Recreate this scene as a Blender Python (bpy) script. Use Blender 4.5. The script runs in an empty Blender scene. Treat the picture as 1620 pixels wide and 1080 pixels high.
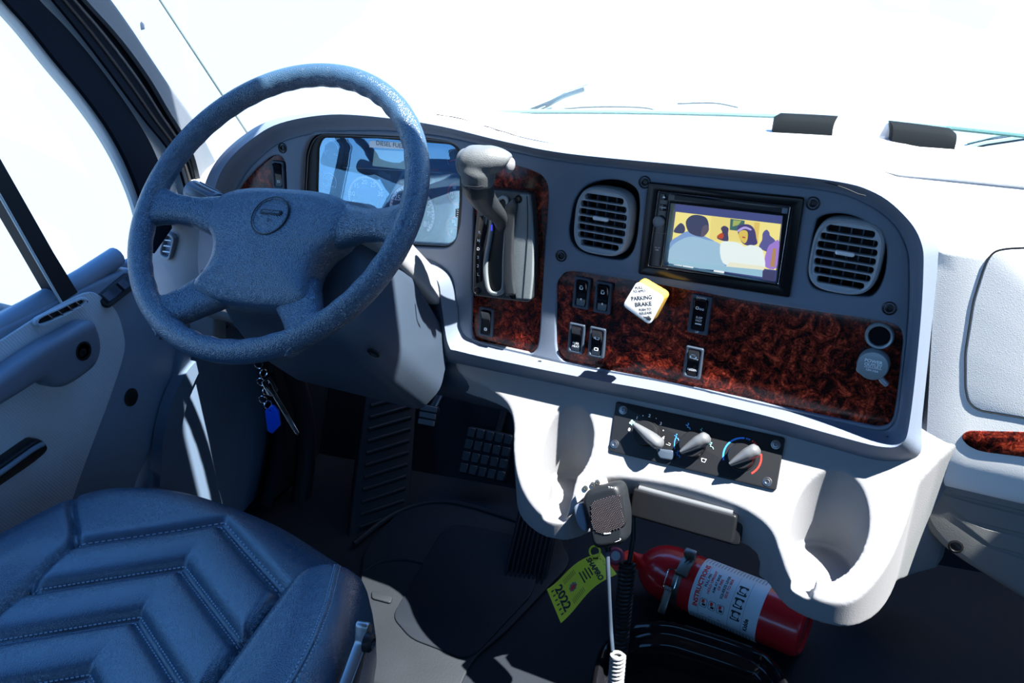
import bpy, bmesh, math, random
from mathutils import Vector, Matrix, noise
random.seed(7)
scene = bpy.context.scene
COL = scene.collection
R = math.radians

def mk(o, a, b, n):
    m = Matrix.Identity(4)
    for i, c in enumerate((a, b, n)):
        for j in range(3):
            m[j][i] = c[j]
    for j in range(3):
        m[j][3] = o[j]
    return m

# ------------------------------------------------------------------ camera
cam_d = bpy.data.cameras.new('camera')
cam = bpy.data.objects.new('camera', cam_d)
COL.objects.link(cam)
cam.matrix_world = mk((0.116433,-1.108399,0.495817),(0.944796,0.322824,-0.056073),(-0.119165,0.497956,0.858976),(0.305220,-0.804875,0.508937))
cam_d.sensor_width = 36.0
cam_d.sensor_fit = 'HORIZONTAL'
cam_d.lens = 1400.0 / 1620.0 * 36.0
cam_d.clip_start = 0.02
cam_d.clip_end = 200
scene.camera = cam

# ------------------------------------------------------------------ sky, sun, exposure
SKY = 2.7
w = bpy.data.worlds.new('daylight_sky')
scene.world = w
w.use_nodes = True
nt = w.node_tree
nt.nodes.clear()
wo = nt.nodes.new('ShaderNodeOutputWorld')
bg = nt.nodes.new('ShaderNodeBackground')
ramp = nt.nodes.new('ShaderNodeValToRGB')
tc = nt.nodes.new('ShaderNodeTexCoord')
sp = nt.nodes.new('ShaderNodeSeparateXYZ')
mr = nt.nodes.new('ShaderNodeMapRange')
mr.inputs[1].default_value = -1.0
mr.inputs[2].default_value = 1.0
nt.links.new(tc.outputs['Generated'], sp.inputs[0])
nt.links.new(sp.outputs[2], mr.inputs[0])
nt.links.new(mr.outputs[0], ramp.inputs[0])
nt.links.new(ramp.outputs[0], bg.inputs[0])
nt.links.new(bg.outputs[0], wo.inputs[0])
e = ramp.color_ramp.elements
e[0].position = 0.0
e[0].color = (0.40, 0.44, 0.50, 1)
e[1].position = 1.0
e[1].color = (0.07, 0.30, 1.0, 1)
for p_, c_ in ((0.44, (0.40, 0.52, 0.70, 1)), (0.50, (0.42, 0.66, 1.0, 1)), (0.70, (0.17, 0.47, 1.0, 1))):
    k = e.new(p_)
    k.color = c_
bg.inputs[1].default_value = SKY

SUN_DIR = Vector((0.46, -0.005, 0.89)).normalized()
sd = bpy.data.lights.new('sun', 'SUN')
sd.energy = 30.0
sd.angle = R(0.53)
sd.color = (1.0, 0.97, 0.92)
so = bpy.data.objects.new('sun', sd)
COL.objects.link(so)
so.rotation_euler = SUN_DIR.to_track_quat('Z', 'Y').to_euler()
so.location = SUN_DIR * 20

vs = scene.view_settings
vs.view_transform = 'Standard'
vs.look = 'None'
vs.gamma = 1.0
vs.use_curve_mapping = False
vs.exposure = 0.0

# ------------------------------------------------------------------ frames (local axes of the dash, heater panel, wheel, microphone)
FR = {}
FR['D']=mk((0.000000,0.000000,0.000000),(0.990268,-0.139173,0.000000),(0.028936,0.205888,0.978148),(-0.136132,-0.968628,0.207912))
FR['H']=mk((-0.006758,-0.048088,-0.228000),(0.990268,-0.139173,0.000000),(0.089459,0.636532,0.766044),(-0.106613,-0.758589,0.642788))
FR['W']=mk((-0.576948,-0.157067,0.062623),(0.992632,-0.121169,0.000000),(0.095003,0.778271,0.620700),(-0.075210,-0.616126,0.784048))
FR['M']=mk((-0.151510,-0.160295,-0.337758),(0.990268,-0.139173,0.000000),(0.058817,0.418505,0.906308),(-0.126134,-0.897488,0.422618))
FR['G'] = Matrix.Identity(4)
FR['Y'] = mk((0, 0, 0), (1, 0, 0), (0, 0, 1), (0, -1, 0))
FR['Z'] = Matrix.Identity(4)
FR['X'] = mk((0, 0, 0), (0, 1, 0), (0, 0, 1), (1, 0, 0))

def at(F, a, b, n=0.0, rot=0.0, tilt=0.0):
    """frame F moved to local (a, b, n), turned in plane by rot degrees"""
    if isinstance(F, str):
        F = FR[F]
    return F @ Matrix.Translation((a, b, n)) @ Matrix.Rotation(R(rot), 4, 'Z') @ Matrix.Rotation(R(tilt), 4, 'X')

def fm(F):
    return FR[F] if isinstance(F, str) else F

def look_frame(o, a, nn):
    n_ = Vector(nn).normalized()
    a_ = Vector(a)
    a_ = (a_ - n_ * a_.dot(n_)).normalized()
    return mk(o, a_, n_.cross(a_), n_)

# ------------------------------------------------------------------ materials
def mat(name, col, rough=0.5, metal=0.0, bump=0.0, bscale=400.0, spec=0.5, coat=0.0, coat_rough=0.05, kind='noise',
        var=0.0, emit=None, trans=0.0, sheen=0.0, ior=1.45, bdist=0.001):
    m = bpy.data.materials.new(name)
    m.use_nodes = True
    t = m.node_tree
    b = t.nodes['Principled BSDF']
    b.inputs['Base Color'].default_value = (*col, 1)
    b.inputs['Roughness'].default_value = rough
    b.inputs['Metallic'].default_value = metal
    b.inputs['Specular IOR Level'].default_value = spec
    b.inputs['IOR'].default_value = ior
    b.inputs['Coat Weight'].default_value = coat
    b.inputs['Coat Roughness'].default_value = coat_rough
    b.inputs['Transmission Weight'].default_value = trans
    if emit:
        b.inputs['Emission Color'].default_value = (*emit[:3], 1)
        b.inputs['Emission Strength'].default_value = emit[3]
    if bump or var:
        co = t.nodes.new('ShaderNodeTexCoord')
        if kind == 'grain':
            tx = t.nodes.new('ShaderNodeTexVoronoi')
            tx.feature = 'DISTANCE_TO_EDGE'
            tx.inputs['Scale'].default_value = bscale
            hh = tx.outputs['Distance']
        elif kind == 'ribs':
            mp = t.nodes.new('ShaderNodeMapping')
            mp.inputs['Rotation'].default_value = (R(68), 0, 0)
            t.links.new(co.outputs['Object'], mp.inputs[0])
            tx = t.nodes.new('ShaderNodeTexWave')
            tx.bands_direction = 'Z'
            tx.inputs['Scale'].default_value = bscale
            t.links.new(mp.outputs[0], tx.inputs['Vector'])
            hh = tx.outputs['Fac']
        else:
            tx = t.nodes.new('ShaderNodeTexNoise')
            tx.inputs['Scale'].default_value = bscale
            tx.inputs['Detail'].default_value = 3
            hh = tx.outputs['Fac']
        if kind != 'ribs':
            t.links.new(co.outputs['Object'], tx.inputs['Vector'])
        if bump:
            bp = t.nodes.new('ShaderNodeBump')
            bp.inputs['Strength'].default_value = bump
            bp.inputs['Distance'].default_value = bdist
            t.links.new(hh, bp.inputs['Height'])
            t.links.new(bp.outputs[0], b.inputs['Normal'])
        if var:
            n2 = t.nodes.new('ShaderNodeTexNoise')
            n2.inputs['Scale'].default_value = 9
            n2.inputs['Detail'].default_value = 6
            t.links.new(co.outputs['Object'], n2.inputs['Vector'])
            mx = t.nodes.new('ShaderNodeMix')
            mx.data_type = 'RGBA'
            mx.inputs[6].default_value = (*[c * (1 - var) for c in col], 1)
            mx.inputs[7].default_value = (*[min(1, c * (1 + var)) for c in col], 1)
            t.links.new(n2.outputs['Fac'], mx.inputs[0])
            t.links.new(mx.outputs[2], b.inputs['Base Color'])
    return m

def burl():
    m = mat('burl_wood', (0.16, 0.02, 0.01), 0.20, spec=0.3)
    t = m.node_tree
    b = t.nodes['Principled BSDF']
    co = t.nodes.new('ShaderNodeTexCoord')
    n1 = t.nodes.new('ShaderNodeTexNoise')
    n1.inputs['Scale'].default_value = 26
    n1.inputs['Detail'].default_value = 4
    n1.inputs['Distortion'].default_value = 2.6
    n2 = t.nodes.new('ShaderNodeTexNoise')
    n2.inputs['Scale'].default_value = 95
    n2.inputs['Detail'].default_value = 5
    n2.inputs['Distortion'].default_value = 3.2
    t.links.new(co.outputs['Object'], n1.inputs['Vector'])
    t.links.new(co.outputs['Object'], n2.inputs['Vector'])
    mx = t.nodes.new('ShaderNodeMath')
    mx.operation = 'MULTIPLY_ADD'
    mx.inputs[1].default_value = 0.55
    t.links.new(n1.outputs['Fac'], mx.inputs[0])
    ml = t.nodes.new('ShaderNodeMath')
    ml.operation = 'MULTIPLY'
    ml.inputs[1].default_value = 0.45
    t.links.new(n2.outputs['Fac'], ml.inputs[0])
    t.links.new(ml.outputs[0], mx.inputs[2])
    rp = t.nodes.new('ShaderNodeValToRGB')
    e = rp.color_ramp.elements
    e[0].position = 0.38
    e[0].color = (0.005, 0.0015, 0.0015, 1)
    e[1].position = 0.66
    e[1].color = (0.50, 0.065, 0.026, 1)
    for p_, c_ in ((0.45, (0.020, 0.003, 0.002, 1)), (0.55, (0.13, 0.014, 0.007, 1))):
        k = e.new(p_)
        k.color = c_
    t.links.new(mx.outputs[0], rp.inputs[0])
    t.links.new(rp.outputs[0], b.inputs['Base Color'])
    return m

def glass_mat(name, tint, gloss, rough=0.0, gcol=(1, 1, 1)):
    """thin pane: clear with a mirror share"""
    m = bpy.data.materials.new(name)
    m.use_nodes = True
    t = m.node_tree
    t.nodes.clear()
    o = t.nodes.new('ShaderNodeOutputMaterial')
    mx = t.nodes.new('ShaderNodeMixShader')
    tr = t.nodes.new('ShaderNodeBsdfTransparent')
    tr.inputs[0].default_value = (*tint, 1)
    gl = t.nodes.new('ShaderNodeBsdfGlossy')
    gl.inputs['Roughness'].default_value = rough
    gl.inputs[0].default_value = (*gcol, 1)
    mx.inputs[0].default_value = gloss
    t.links.new(tr.outputs[0], mx.inputs[1])
    t.links.new(gl.outputs[0], mx.inputs[2])
    t.links.new(mx.outputs[0], o.inputs[0])
    return m

M = {
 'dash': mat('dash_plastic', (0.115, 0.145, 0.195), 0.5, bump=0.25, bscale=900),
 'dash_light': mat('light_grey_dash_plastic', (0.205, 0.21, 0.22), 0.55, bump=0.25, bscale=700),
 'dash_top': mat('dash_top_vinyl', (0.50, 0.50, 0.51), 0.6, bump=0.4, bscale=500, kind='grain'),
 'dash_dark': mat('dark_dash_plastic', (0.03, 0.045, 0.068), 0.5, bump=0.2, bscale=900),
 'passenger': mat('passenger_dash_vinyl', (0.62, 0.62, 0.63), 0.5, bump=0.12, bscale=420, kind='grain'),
 'lower': mat('lower_trim_plastic', (0.13, 0.13, 0.13), 0.6, bump=0.2, bscale=700),
 'wheel': mat('wheel_leather_vinyl', (0.023, 0.056, 0.100), 0.30, bump=0.9, bscale=430, bdist=0.0014, kind='grain', spec=1.0),
 'pad': mat('wheel_pad_vinyl', (0.023, 0.058, 0.105), 0.34, bump=0.9, bscale=460, bdist=0.0013, kind='grain', spec=1.0),
 'leather': mat('seat_leather', (0.023, 0.053, 0.092), 0.27, bump=0.5, bscale=480, bdist=0.001, kind='grain', spec=1.0),
 'leather_side': mat('seat_side_leather', (0.12, 0.125, 0.115), 0.45, bump=0.2, bscale=600, kind='grain'),
 'thread': mat('grey_thread', (0.26, 0.34, 0.44), 0.6),
 'black': mat('black_plastic', (0.009, 0.010, 0.012), 0.4, spec=0.3),
 'black_matt': mat('matt_black_plastic', (0.015, 0.016, 0.018), 0.7),
 'gloss_black': mat('gloss_black_plastic', (0.006, 0.006, 0.008), 0.10, spec=0.35),
 'speckle': mat('dusty_gloss_black', (0.006, 0.006, 0.007), 0.18, spec=0.25),
 'screw': mat('black_oxide_screw', (0.02, 0.02, 0.022), 0.35, metal=0.5),
 'steel': mat('brushed_steel', (0.30, 0.31, 0.33), 0.32, metal=1.0),
 'chrome': mat('chrome', (0.8, 0.8, 0.82), 0.1, metal=1.0),
 'bronze': mat('strap_metal', (0.22, 0.21, 0.18), 0.4, metal=0.9),
 'silver': mat('silver_plastic', (0.13, 0.14, 0.15), 0.36, metal=0.3),
 'vent': mat('vent_plastic', (0.29, 0.32, 0.35), 0.34),
 'cap': mat('grey_cap_plastic', (0.24, 0.28, 0.30), 0.35, metal=0.3),
 'knobgrey': mat('speckled_grey_plastic', (0.09, 0.10, 0.105), 0.45, bump=0.5, bscale=900),
 'shift_dark': mat('shifter_dark_plastic', (0.022, 0.026, 0.03), 0.45, bump=0.3, bscale=900),
 'shift_plate': mat('shifter_plate_plastic', (0.15, 0.175, 0.185), 0.42, bump=0.4, bscale=1000),
 'white': mat('white_print', (0.8, 0.82, 0.84), 0.6),
 'dim': mat('grey_print', (0.35, 0.38, 0.4), 0.6),
 'cyan': mat('green_blue_print', (0.25, 0.7, 0.65), 0.6),
 'bluep': mat('blue_print', (0.03, 0.22, 0.75), 0.5),
 'redp': mat('red_print', (0.75, 0.03, 0.02), 0.5),
 'pink': mat('red_needle', (0.9, 0.12, 0.14), 0.5),
 'ink': mat('black_print', (0.02, 0.02, 0.02), 0.6),
 'label': mat('white_label', (0.75, 0.78, 0.80), 0.45),
 'label_dim': mat('white_cylinder_label', (0.62, 0.68, 0.72), 0.4),
 'yellow_knob': mat('yellow_knob_plastic', (0.62, 0.36, 0.06), 0.35),
 'knob_label': mat('white_knob_label', (0.88, 0.84, 0.80), 0.4),
 'yellow': mat('yellow_tag_card', (0.72, 0.70, 0.03), 0.5),
 'red': mat('red_enamel', (0.55, 0.012, 0.018), 0.25, coat=0.5, bump=0.05, bscale=40),
 'gauge_red': mat('clear_red_plastic', (0.30, 0.06, 0.10), 0.2),
 'blue_tag': mat('blue_key_tag', (0.0, 0.09, 0.75), 0.35),
 'floor': mat('rubber_floor', (0.005, 0.008, 0.013), 0.65, spec=0.3, bump=0.4, bscale=350, var=0.3),
 'mat': mat('rubber_floor_mat', (0.010, 0.013, 0.017), 0.6, spec=0.3, bump=0.3, bscale=300, var=0.35),
 'rubber': mat('black_rubber', (0.005, 0.008, 0.013), 0.6, spec=0.3),
 'pedal': mat('worn_pedal_rubber', (0.02, 0.024, 0.03), 0.5),
 'carpet': mat('grey_carpet', (0.05, 0.052, 0.05), 0.95, bump=1.0, bscale=260, var=0.5, bdist=0.004),
 'door_grey': mat('door_panel_grey', (0.42, 0.49, 0.56), 0.6, bump=0.35, bscale=70, kind='ribs'),
 'door_blue': mat('door_panel_dark_grey', (0.15, 0.21, 0.29), 0.55, bump=0.3, bscale=500, kind='grain'),
 'kick': mat('kick_panel_plastic', (0.08, 0.12, 0.18), 0.6, bump=0.2, bscale=800),
 'seal': mat('door_seal_rubber', (0.005, 0.009, 0.016), 0.9, spec=0.1),
 'pillar_light': mat('painted_door_frame', (0.45, 0.50, 0.52), 0.35),
 'pillar': mat('pillar_trim_plastic', (0.085, 0.10, 0.12), 0.6, bump=0.3, bscale=500),
 'roof': mat('headliner_fabric', (0.09, 0.09, 0.10), 0.9),
 'wall': mat('cab_wall_vinyl', (0.06, 0.06, 0.07), 0.8),
 'glass': glass_mat('window_glass', (0.97, 0.99, 0.98), 0.03),
 'lens': glass_mat('instrument_lens', (0.97, 0.98, 1.0), 0.24, gcol=(0.40, 0.72, 1.0)),  # reflection tinted blue to stand for a bluer sky
 'dome': glass_mat('clear_dome', (0.98, 0.99, 1.0), 0.10),
 'screen_frame': mat('screen_surround', (0.20, 0.30, 0.36), 0.15, metal=0.7),
 'lcd': mat('lcd_glass', (0.30, 0.48, 0.44), 0.3, emit=(0.35, 0.6, 0.6, 0.25)),
 'face': mat('gauge_face', (0.012, 0.016, 0.022), 0.5),
 'mesh': mat('mic_grille', (0.09, 0.075, 0.08), 0.5, metal=0.3),
 'mic': mat('mic_plastic', (0.010, 0.012, 0.015), 0.5, spec=0.25),
 'offwhite': mat('offwhite_plastic', (0.7, 0.7, 0.7), 0.5),  # even off-white shared by vent, bracket and dome parts
 'wiper': mat('wiper_arm', (0.25, 0.38, 0.40), 0.6),
 'antenna': mat('antenna_rod', (0.03, 0.05, 0.05), 0.5),
 'bar': mat('black_bar_vinyl', (0.004, 0.006, 0.008), 0.8, spec=0.12),
 'screen_glass': glass_mat('screen_glass', (1, 1, 1), 0.06),
}
M['burl'] = burl()
def emis(name, col, s=1.0):
    k = mat(name, (0.01, 0.01, 0.01), 0.6, emit=(*col, s))
    return k

# ------------------------------------------------------------------ object helpers
ROOT = {}
def new_mesh(name, bm, m):
    me = bpy.data.meshes.new(name)
    bm.normal_update()
    bm.to_mesh(me)
    bm.free()
    me.materials.append(M[m] if isinstance(m, str) else m)
    return me

def obj(name, bm, m, parent=None, ang=38, label=None):
    """link a bmesh in world coordinates as one object, verts moved into the parent's frame"""
    if parent is None:
        lo = Vector((1e9,) * 3)
        hi = Vector((-1e9,) * 3)
        for v in bm.verts:
            for i in range(3):
                lo[i] = min(lo[i], v.co[i])
                hi[i] = max(hi[i], v.co[i])
        base = Matrix.Translation(((lo.x + hi.x) / 2, (lo.y + hi.y) / 2, lo.z))
    else:
        base = ROOT[parent.name]
    bm.transform(base.inverted())
    me = new_mesh(name, bm, m)
    me.shade_smooth()
    me.set_sharp_from_angle(angle=R(ang))
    o = bpy.data.objects.new(name, me)
    COL.objects.link(o)
    ROOT[o.name] = base
    if parent is None:
        o.matrix_world = base
    else:
        o.parent = parent
    if label:
        o['label'] = label
    return o

def thing(name, label, cat, F=None, loc=None, group=None):
    o = bpy.data.objects.new(name, None)
    o.empty_display_size = 0.03
    COL.objects.link(o)
    m_ = fm(F) if F is not None else Matrix.Translation(loc or (0, 0, 0))
    o.matrix_world = m_
    ROOT[o.name] = m_.copy()
    o['label'] = label
    o['category'] = cat
    if group:
        o['group'] = group
    return o

def tag(o, label, cat, group=None):
    o['label'] = label
    o['category'] = cat
    if group:
        o['group'] = group
    return o

def struct(o, label=None):
    o['kind'] = 'structure'
    if label:
        o['label'] = label
    return o

def copy_tree(src, F=None, label=None, group=None, parent=None):
    c = src.copy()
    COL.objects.link(c)
    if parent is not None:
        c.parent = parent
    if F is not None:
        c.matrix_world = F
        ROOT[c.name] = F.copy()
    if label:
        c['label'] = label
    if group:
        c['group'] = group
    for ch in list(src.children):
        copy_tree(ch, parent=c)
    return c

# ------------------------------------------------------------------ shape helpers (all return world-space bmeshes)
def cr(pts, k=6, closed=True):
    """Catmull-Rom through 2D or 3D points"""
    P = [Vector(p) for p in pts]
    n = len(P)
    out = []
    rng = range(n) if closed else range(n - 1)
    for i in rng:
        if closed:
            p0, p1, p2, p3 = P[(i - 1) % n], P[i], P[(i + 1) % n], P[(i + 2) % n]
        else:
            p0, p1, p2, p3 = P[max(i - 1, 0)], P[i], P[i + 1], P[min(i + 2, n - 1)]
        for j in range(k):
            t = j / k
            out.append(0.5 * ((2 * p1) + (p2 - p0) * t + (2 * p0 - 5 * p1 + 4 * p2 - p3) * t * t + (3 * p1 - p0 - 3 * p2 + p3) * t ** 3))
    if not closed:
        out.append(P[-1].copy())
    return out

def rnd(pts, r, k=6):
    """round the corners of a 2D polygon"""
    P = [Vector(p[:2]) for p in pts]
    n = len(P)
    out = []
    for i in range(n):
        a, b, c = P[i - 1], P[i], P[(i + 1) % n]
        rr = r[i] if isinstance(r, (list, tuple)) else r
        d1, d2 = (a - b), (c - b)
        t = min(rr, d1.length * 0.48, d2.length * 0.48)
        p1, p2 = b + d1.normalized() * t, b + d2.normalized() * t
        for j in range(k + 1):
            s = j / k
            out.append(p1 * (1 - s) ** 2 + b * 2 * s * (1 - s) + p2 * s * s)
    return out

def rect(w_, h_, r=0.0, cx=0.0, cy=0.0, k=6):
    p = [(cx - w_ / 2, cy - h_ / 2), (cx + w_ / 2, cy - h_ / 2), (cx + w_ / 2, cy + h_ / 2), (cx - w_ / 2, cy + h_ / 2)]
    return rnd(p, r, k) if r else [Vector(q) for q in p]

def circ(r, cx=0.0, cy=0.0, n=40, ry=None):
    return [Vector((cx + r * math.cos(2 * math.pi * i / n), cy + (ry or r) * math.sin(2 * math.pi * i / n))) for i in range(n)]

def eval_mesh(o):
    dg = bpy.context.evaluated_depsgraph_get()
    me = bpy.data.meshes.new_from_object(o.evaluated_get(dg), depsgraph=dg)
    bm = bmesh.new()
    bm.from_mesh(me)
    bpy.data.meshes.remove(me)
    return bm

def plate(F, outer, holes=(), n0=0.0, n1=0.005, bev=0.0008, res=2):
    """flat piece with holes and rounded edges between local heights n0 and n1"""
    cu = bpy.data.curves.new('c', 'CURVE')
    cu.dimensions = '2D'
    cu.fill_mode = 'BOTH'
    for c in [outer] + list(holes):
        s = cu.splines.new('POLY')
        s.points.add(len(c) - 1)
        for i, p in enumerate(c):
            s.points[i].co = (p[0], p[1], 0, 1)
        s.use_cyclic_u = True
    h = (n1 - n0) / 2
    bev = min(bev, h * 0.98)
    cu.extrude = h - bev
    cu.bevel_depth = bev
    cu.bevel_resolution = res
    cu.offset = -bev
    o = bpy.data.objects.new('c', cu)
    COL.objects.link(o)
    bm = eval_mesh(o)
    bpy.data.objects.remove(o)
    bpy.data.curves.remove(cu)
    bmesh.ops.remove_doubles(bm, verts=bm.verts, dist=1e-6)
    bm.transform(fm(F) @ Matrix.Translation((0, 0, (n0 + n1) / 2)))
    return bm

def text(F, s, a, b, n, size, rot=0.0, align='CENTER', th=0.00006, sx=1.0, bold=0.0, fit=None):
    cu = bpy.data.curves.new('t', 'FONT')
    cu.body = s
    cu.size = size
    cu.align_x = align
    cu.align_y = 'CENTER'
    cu.extrude = th
    cu.offset = bold
    cu.resolution_u = 3
    o = bpy.data.objects.new('t', cu)
    COL.objects.link(o)
    bm = eval_mesh(o)
    bpy.data.objects.remove(o)
    bpy.data.curves.remove(cu)
    if fit:
        xs = [v.co.x for v in bm.verts]
        sx = fit / max(1e-6, max(xs) - min(xs))
    bm.transform(fm(F) @ Matrix.Translation((a, b, n)) @ Matrix.Rotation(R(rot), 4, 'Z') @ Matrix.Diagonal((sx, 1, 1, 1)))
    return bm

def join(*bms):
    out = bmesh.new()
    for b in bms:
        me = bpy.data.meshes.new('j')
        b.to_mesh(me)
        b.free()
        out.from_mesh(me)
        bpy.data.meshes.remove(me)
    return out

def box(F, c, s, bev=0.0, seg=2):
    bm = bmesh.new()
    bmesh.ops.create_cube(bm, size=1.0)
    bm.transform(Matrix.Diagonal((s[0], s[1], s[2], 1)))
    if bev:
        bmesh.ops.bevel(bm, geom=bm.edges[:] + bm.verts[:], offset=min(bev, min(s) * 0.49), segments=seg, profile=0.5, affect='EDGES')
    bm.transform(fm(F) @ Matrix.Translation(c))
    return bm

def loft(rings, closed_ring=True, caps=True, closed_path=False):
    bm = bmesh.new()
    V = [[bm.verts.new(p) for p in r] for r in rings]
    n = len(V[0])
    m_ = len(V)
    for i in range(m_ if closed_path else m_ - 1):
        A_, B_ = V[i], V[(i + 1) % m_]
        for j in range(n if closed_ring else n - 1):
            k = (j + 1) % n
            try:
                bm.faces.new((A_[j], A_[k], B_[k], B_[j]))
            except ValueError:
                pass
    if caps and closed_ring and not closed_path:
        bm.faces.new(list(reversed(V[0])))
        bm.faces.new(V[-1])
    bmesh.ops.recalc_face_normals(bm, faces=bm.faces)
    return bm

def tube(path, r, seg=10, closed=False, caps=True, flat=None):
    """round tube along 3D points; r a number or a list; flat=(n axis, factor) squashes"""
    P = [Vector(p) for p in path]
    n = len(P)
    rings = []
    up = None
    for i in range(n):
        if closed:
            t = (P[(i + 1) % n] - P[i - 1]).normalized()
        else:
            t = (P[min(i + 1, n - 1)] - P[max(i - 1, 0)]).normalized()
        if up is None:
            up = Vector((0, 0, 1)) if abs(t.z) < 0.9 else Vector((1, 0, 0))
        up = (up - t * up.dot(t))
        up.normalize()
        s_ = t.cross(up)
        rr = r[i] if isinstance(r, (list, tuple)) else r
        rings.append([P[i] + (up * math.cos(2 * math.pi * j / seg) + s_ * math.sin(2 * math.pi * j / seg)) * rr for j in range(seg)])
    return loft(rings, True, caps, closed)

def band(F, outer, inner, n0, n1):
    """solid strip between two open 2D polylines of equal length"""
    m_ = fm(F)
    rings = []
    for a, b in zip(outer, inner):
        rings.append([m_ @ Vector((a[0], a[1], n0)), m_ @ Vector((a[0], a[1], n1)), m_ @ Vector((b[0], b[1], n1)), m_ @ Vector((b[0], b[1], n0))])
    return loft(rings, True, True)

def revolve(F, prof, seg=40, cx=0.0, cy=0.0, cap=True):
    """profile [(radius, n)] turned about the frame's n axis"""
    m_ = fm(F)
    rings = [[m_ @ Vector((cx + r * math.cos(2 * math.pi * j / seg), cy + r * math.sin(2 * math.pi * j / seg), z)) for j in range(seg)] for r, z in prof]
    return loft(rings, True, cap)

def ellipsoid(F, c, s, seg=32):
    bm = bmesh.new()
    bmesh.ops.create_uvsphere(bm, u_segments=seg, v_segments=seg // 2, radius=1.0)
    bm.transform(fm(F) @ Matrix.Translation(c) @ Matrix.Diagonal((s[0], s[1], s[2], 1)))
    return bm

def temp(bm):
    me = bpy.data.meshes.new('t')
    bmesh.ops.triangulate(bm, faces=[f for f in bm.faces if len(f.verts) > 4])
    bm.to_mesh(me)
    bm.free()
    o = bpy.data.objects.new('t', me)
    COL.objects.link(o)
    return o

def kill(*os_):
    for o in os_:
        me = o.data
        bpy.data.objects.remove(o)
        bpy.data.meshes.remove(me)

def carve(a, cuts=(), adds=(), vox=0.0, smooth=0, sf=0.5):
    """boolean solid, then optional voxel remesh and smoothing for moulded fillets"""
    A_ = temp(a)
    tools = []
    for kind, lst in (('UNION', adds), ('DIFFERENCE', cuts)):
        for c in lst:
            t_ = temp(c)
            t_.hide_render = True
            tools.append(t_)
            md = A_.modifiers.new('b', 'BOOLEAN')
            md.operation = kind
            md.object = t_
            md.solver = 'EXACT'
    if vox:
        md = A_.modifiers.new('r', 'REMESH')
        md.mode = 'VOXEL'
        md.voxel_size = vox
    if smooth:
        md = A_.modifiers.new('s', 'SMOOTH')
        md.iterations = smooth
        md.factor = sf
    bm = eval_mesh(A_)
    kill(A_, *tools)
    return bm

def blend(bm, vox, smooth, sf=0.5):
    """voxel remesh of overlapping closed solids plus smoothing"""
    return carve(bm, vox=vox, smooth=smooth, sf=sf)

def L3(F, pts, n=0.0):
    m_ = fm(F)
    return [m_ @ Vector((p[0], p[1], n)) for p in pts]

# ================================================================== CAB SHELL
def quad(pts, th=0.004):
    P = [Vector(p) for p in pts]
    nn = (P[1] - P[0]).cross(P[2] - P[0]).normalized() * th
    return loft([P, [p - nn for p in P]], True, True)

struct(obj('floor', box('G', (0.0, -0.95, -0.80), (2.16, 2.9, 0.04)), 'floor'))
ceil = [(-1.08, -2.18), (1.08, -2.18), (1.08, -0.29), (0.6, -0.28), (0.33, -0.26), (0.05, -0.11), (-0.12, -0.05), (-0.27, -0.03), (-0.33, 0.0), (-0.35, 0.14), (-1.08, 0.16)]  # front edge stepped, out of view, to shape where the sun falls
struct(obj('ceiling', plate('G', ceil, n0=0.875, n1=0.925, bev=0.01), 'roof'))
# firewall and sloping toe board
tb = loft([[Vector((x, 0.30, -0.79)), Vector((x, 0.50, -0.50)), Vector((x, 0.60, -0.10)), Vector((x, 0.66, -0.10)), Vector((x, 0.60, -0.60)), Vector((x, 0.48, -0.82))] for x in (-1.08, 1.08)])
struct(obj('wall_front', tb, 'rubber'))
# right side: lower wall, pillar, panel added to block sun; glass here and rear
struct(obj('wall_right', join(box('G', (1.05, -0.95, -0.47), (0.05, 2.9, 0.66)), box('G', (1.05, -0.95, 0.86), (0.05, 2.4, 0.08)),
                              box('G', (1.05, -0.15, 0.34), (0.05, 1.30, 1.0)), box('G', (1.05, -2.05, 0.34), (0.05, 0.28, 1.0))), 'wall'))
struct(obj('wall_back', join(box('G', (0, -2.18, -0.32), (2.12, 0.05, 0.96)), box('G', (0, -2.18, 0.74), (2.12, 0.05, 0.30)), box('G', (-0.85, -2.18, 0.37), (0.42, 0.05, 0.46)), box('G', (0.85, -2.18, 0.37), (0.42, 0.05, 0.46))), 'wall'))  # unseen rear wall mostly closed up to cut light in the cab
struct(obj('window_4', box('G', (0, -2.18, 0.375), (1.28, 0.006, 0.44)), 'glass'))
struct(obj('window_3', box('G', (1.05, -1.355, 0.34), (0.006, 1.11, 0.96)), 'glass'))
struct(obj('wall_left', join(box('G', (-1.10, -1.80, -0.47), (0.05, 0.8, 0.66)), box('G', (-1.10, -1.3, 0.86), (0.05, 1.75, 0.08)),
                             box('G', (-1.10, -1.42, 0.34), (0.05, 0.10, 1.0))), 'wall'))

# windshield
wb = cr([(-1.02, 0.10, -0.06), (-0.93, 0.27, -0.02), (-0.75, 0.37, 0.01), (-0.40, 0.435, 0.02), (0.02, 0.47, 0.02), (0.32, 0.44, 0.02), (0.75, 0.34, 0.01), (0.98, 0.20, 0.0), (1.04, 0.06, -0.02)], 5, False)
wt = [Vector((p.x * 0.96, p.y * 0.30 - 0.02 - 0.16 * p.x, 0.88)) for p in wb]
ws = loft([[a, b, b + Vector((0, -0.004, -0.003)), a + Vector((0, -0.004, -0.003))] for a, b in zip(wb, wt)])
struct(obj('window_2', ws, 'glass'))
seal = tube([p + Vector((0, 0.004, 0.004)) for p in wb[6:]], 0.0045, 8)
struct(obj('trim_2', seal, mat('windshield_seal', (0.10, 0.22, 0.22), 0.5)))

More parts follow.
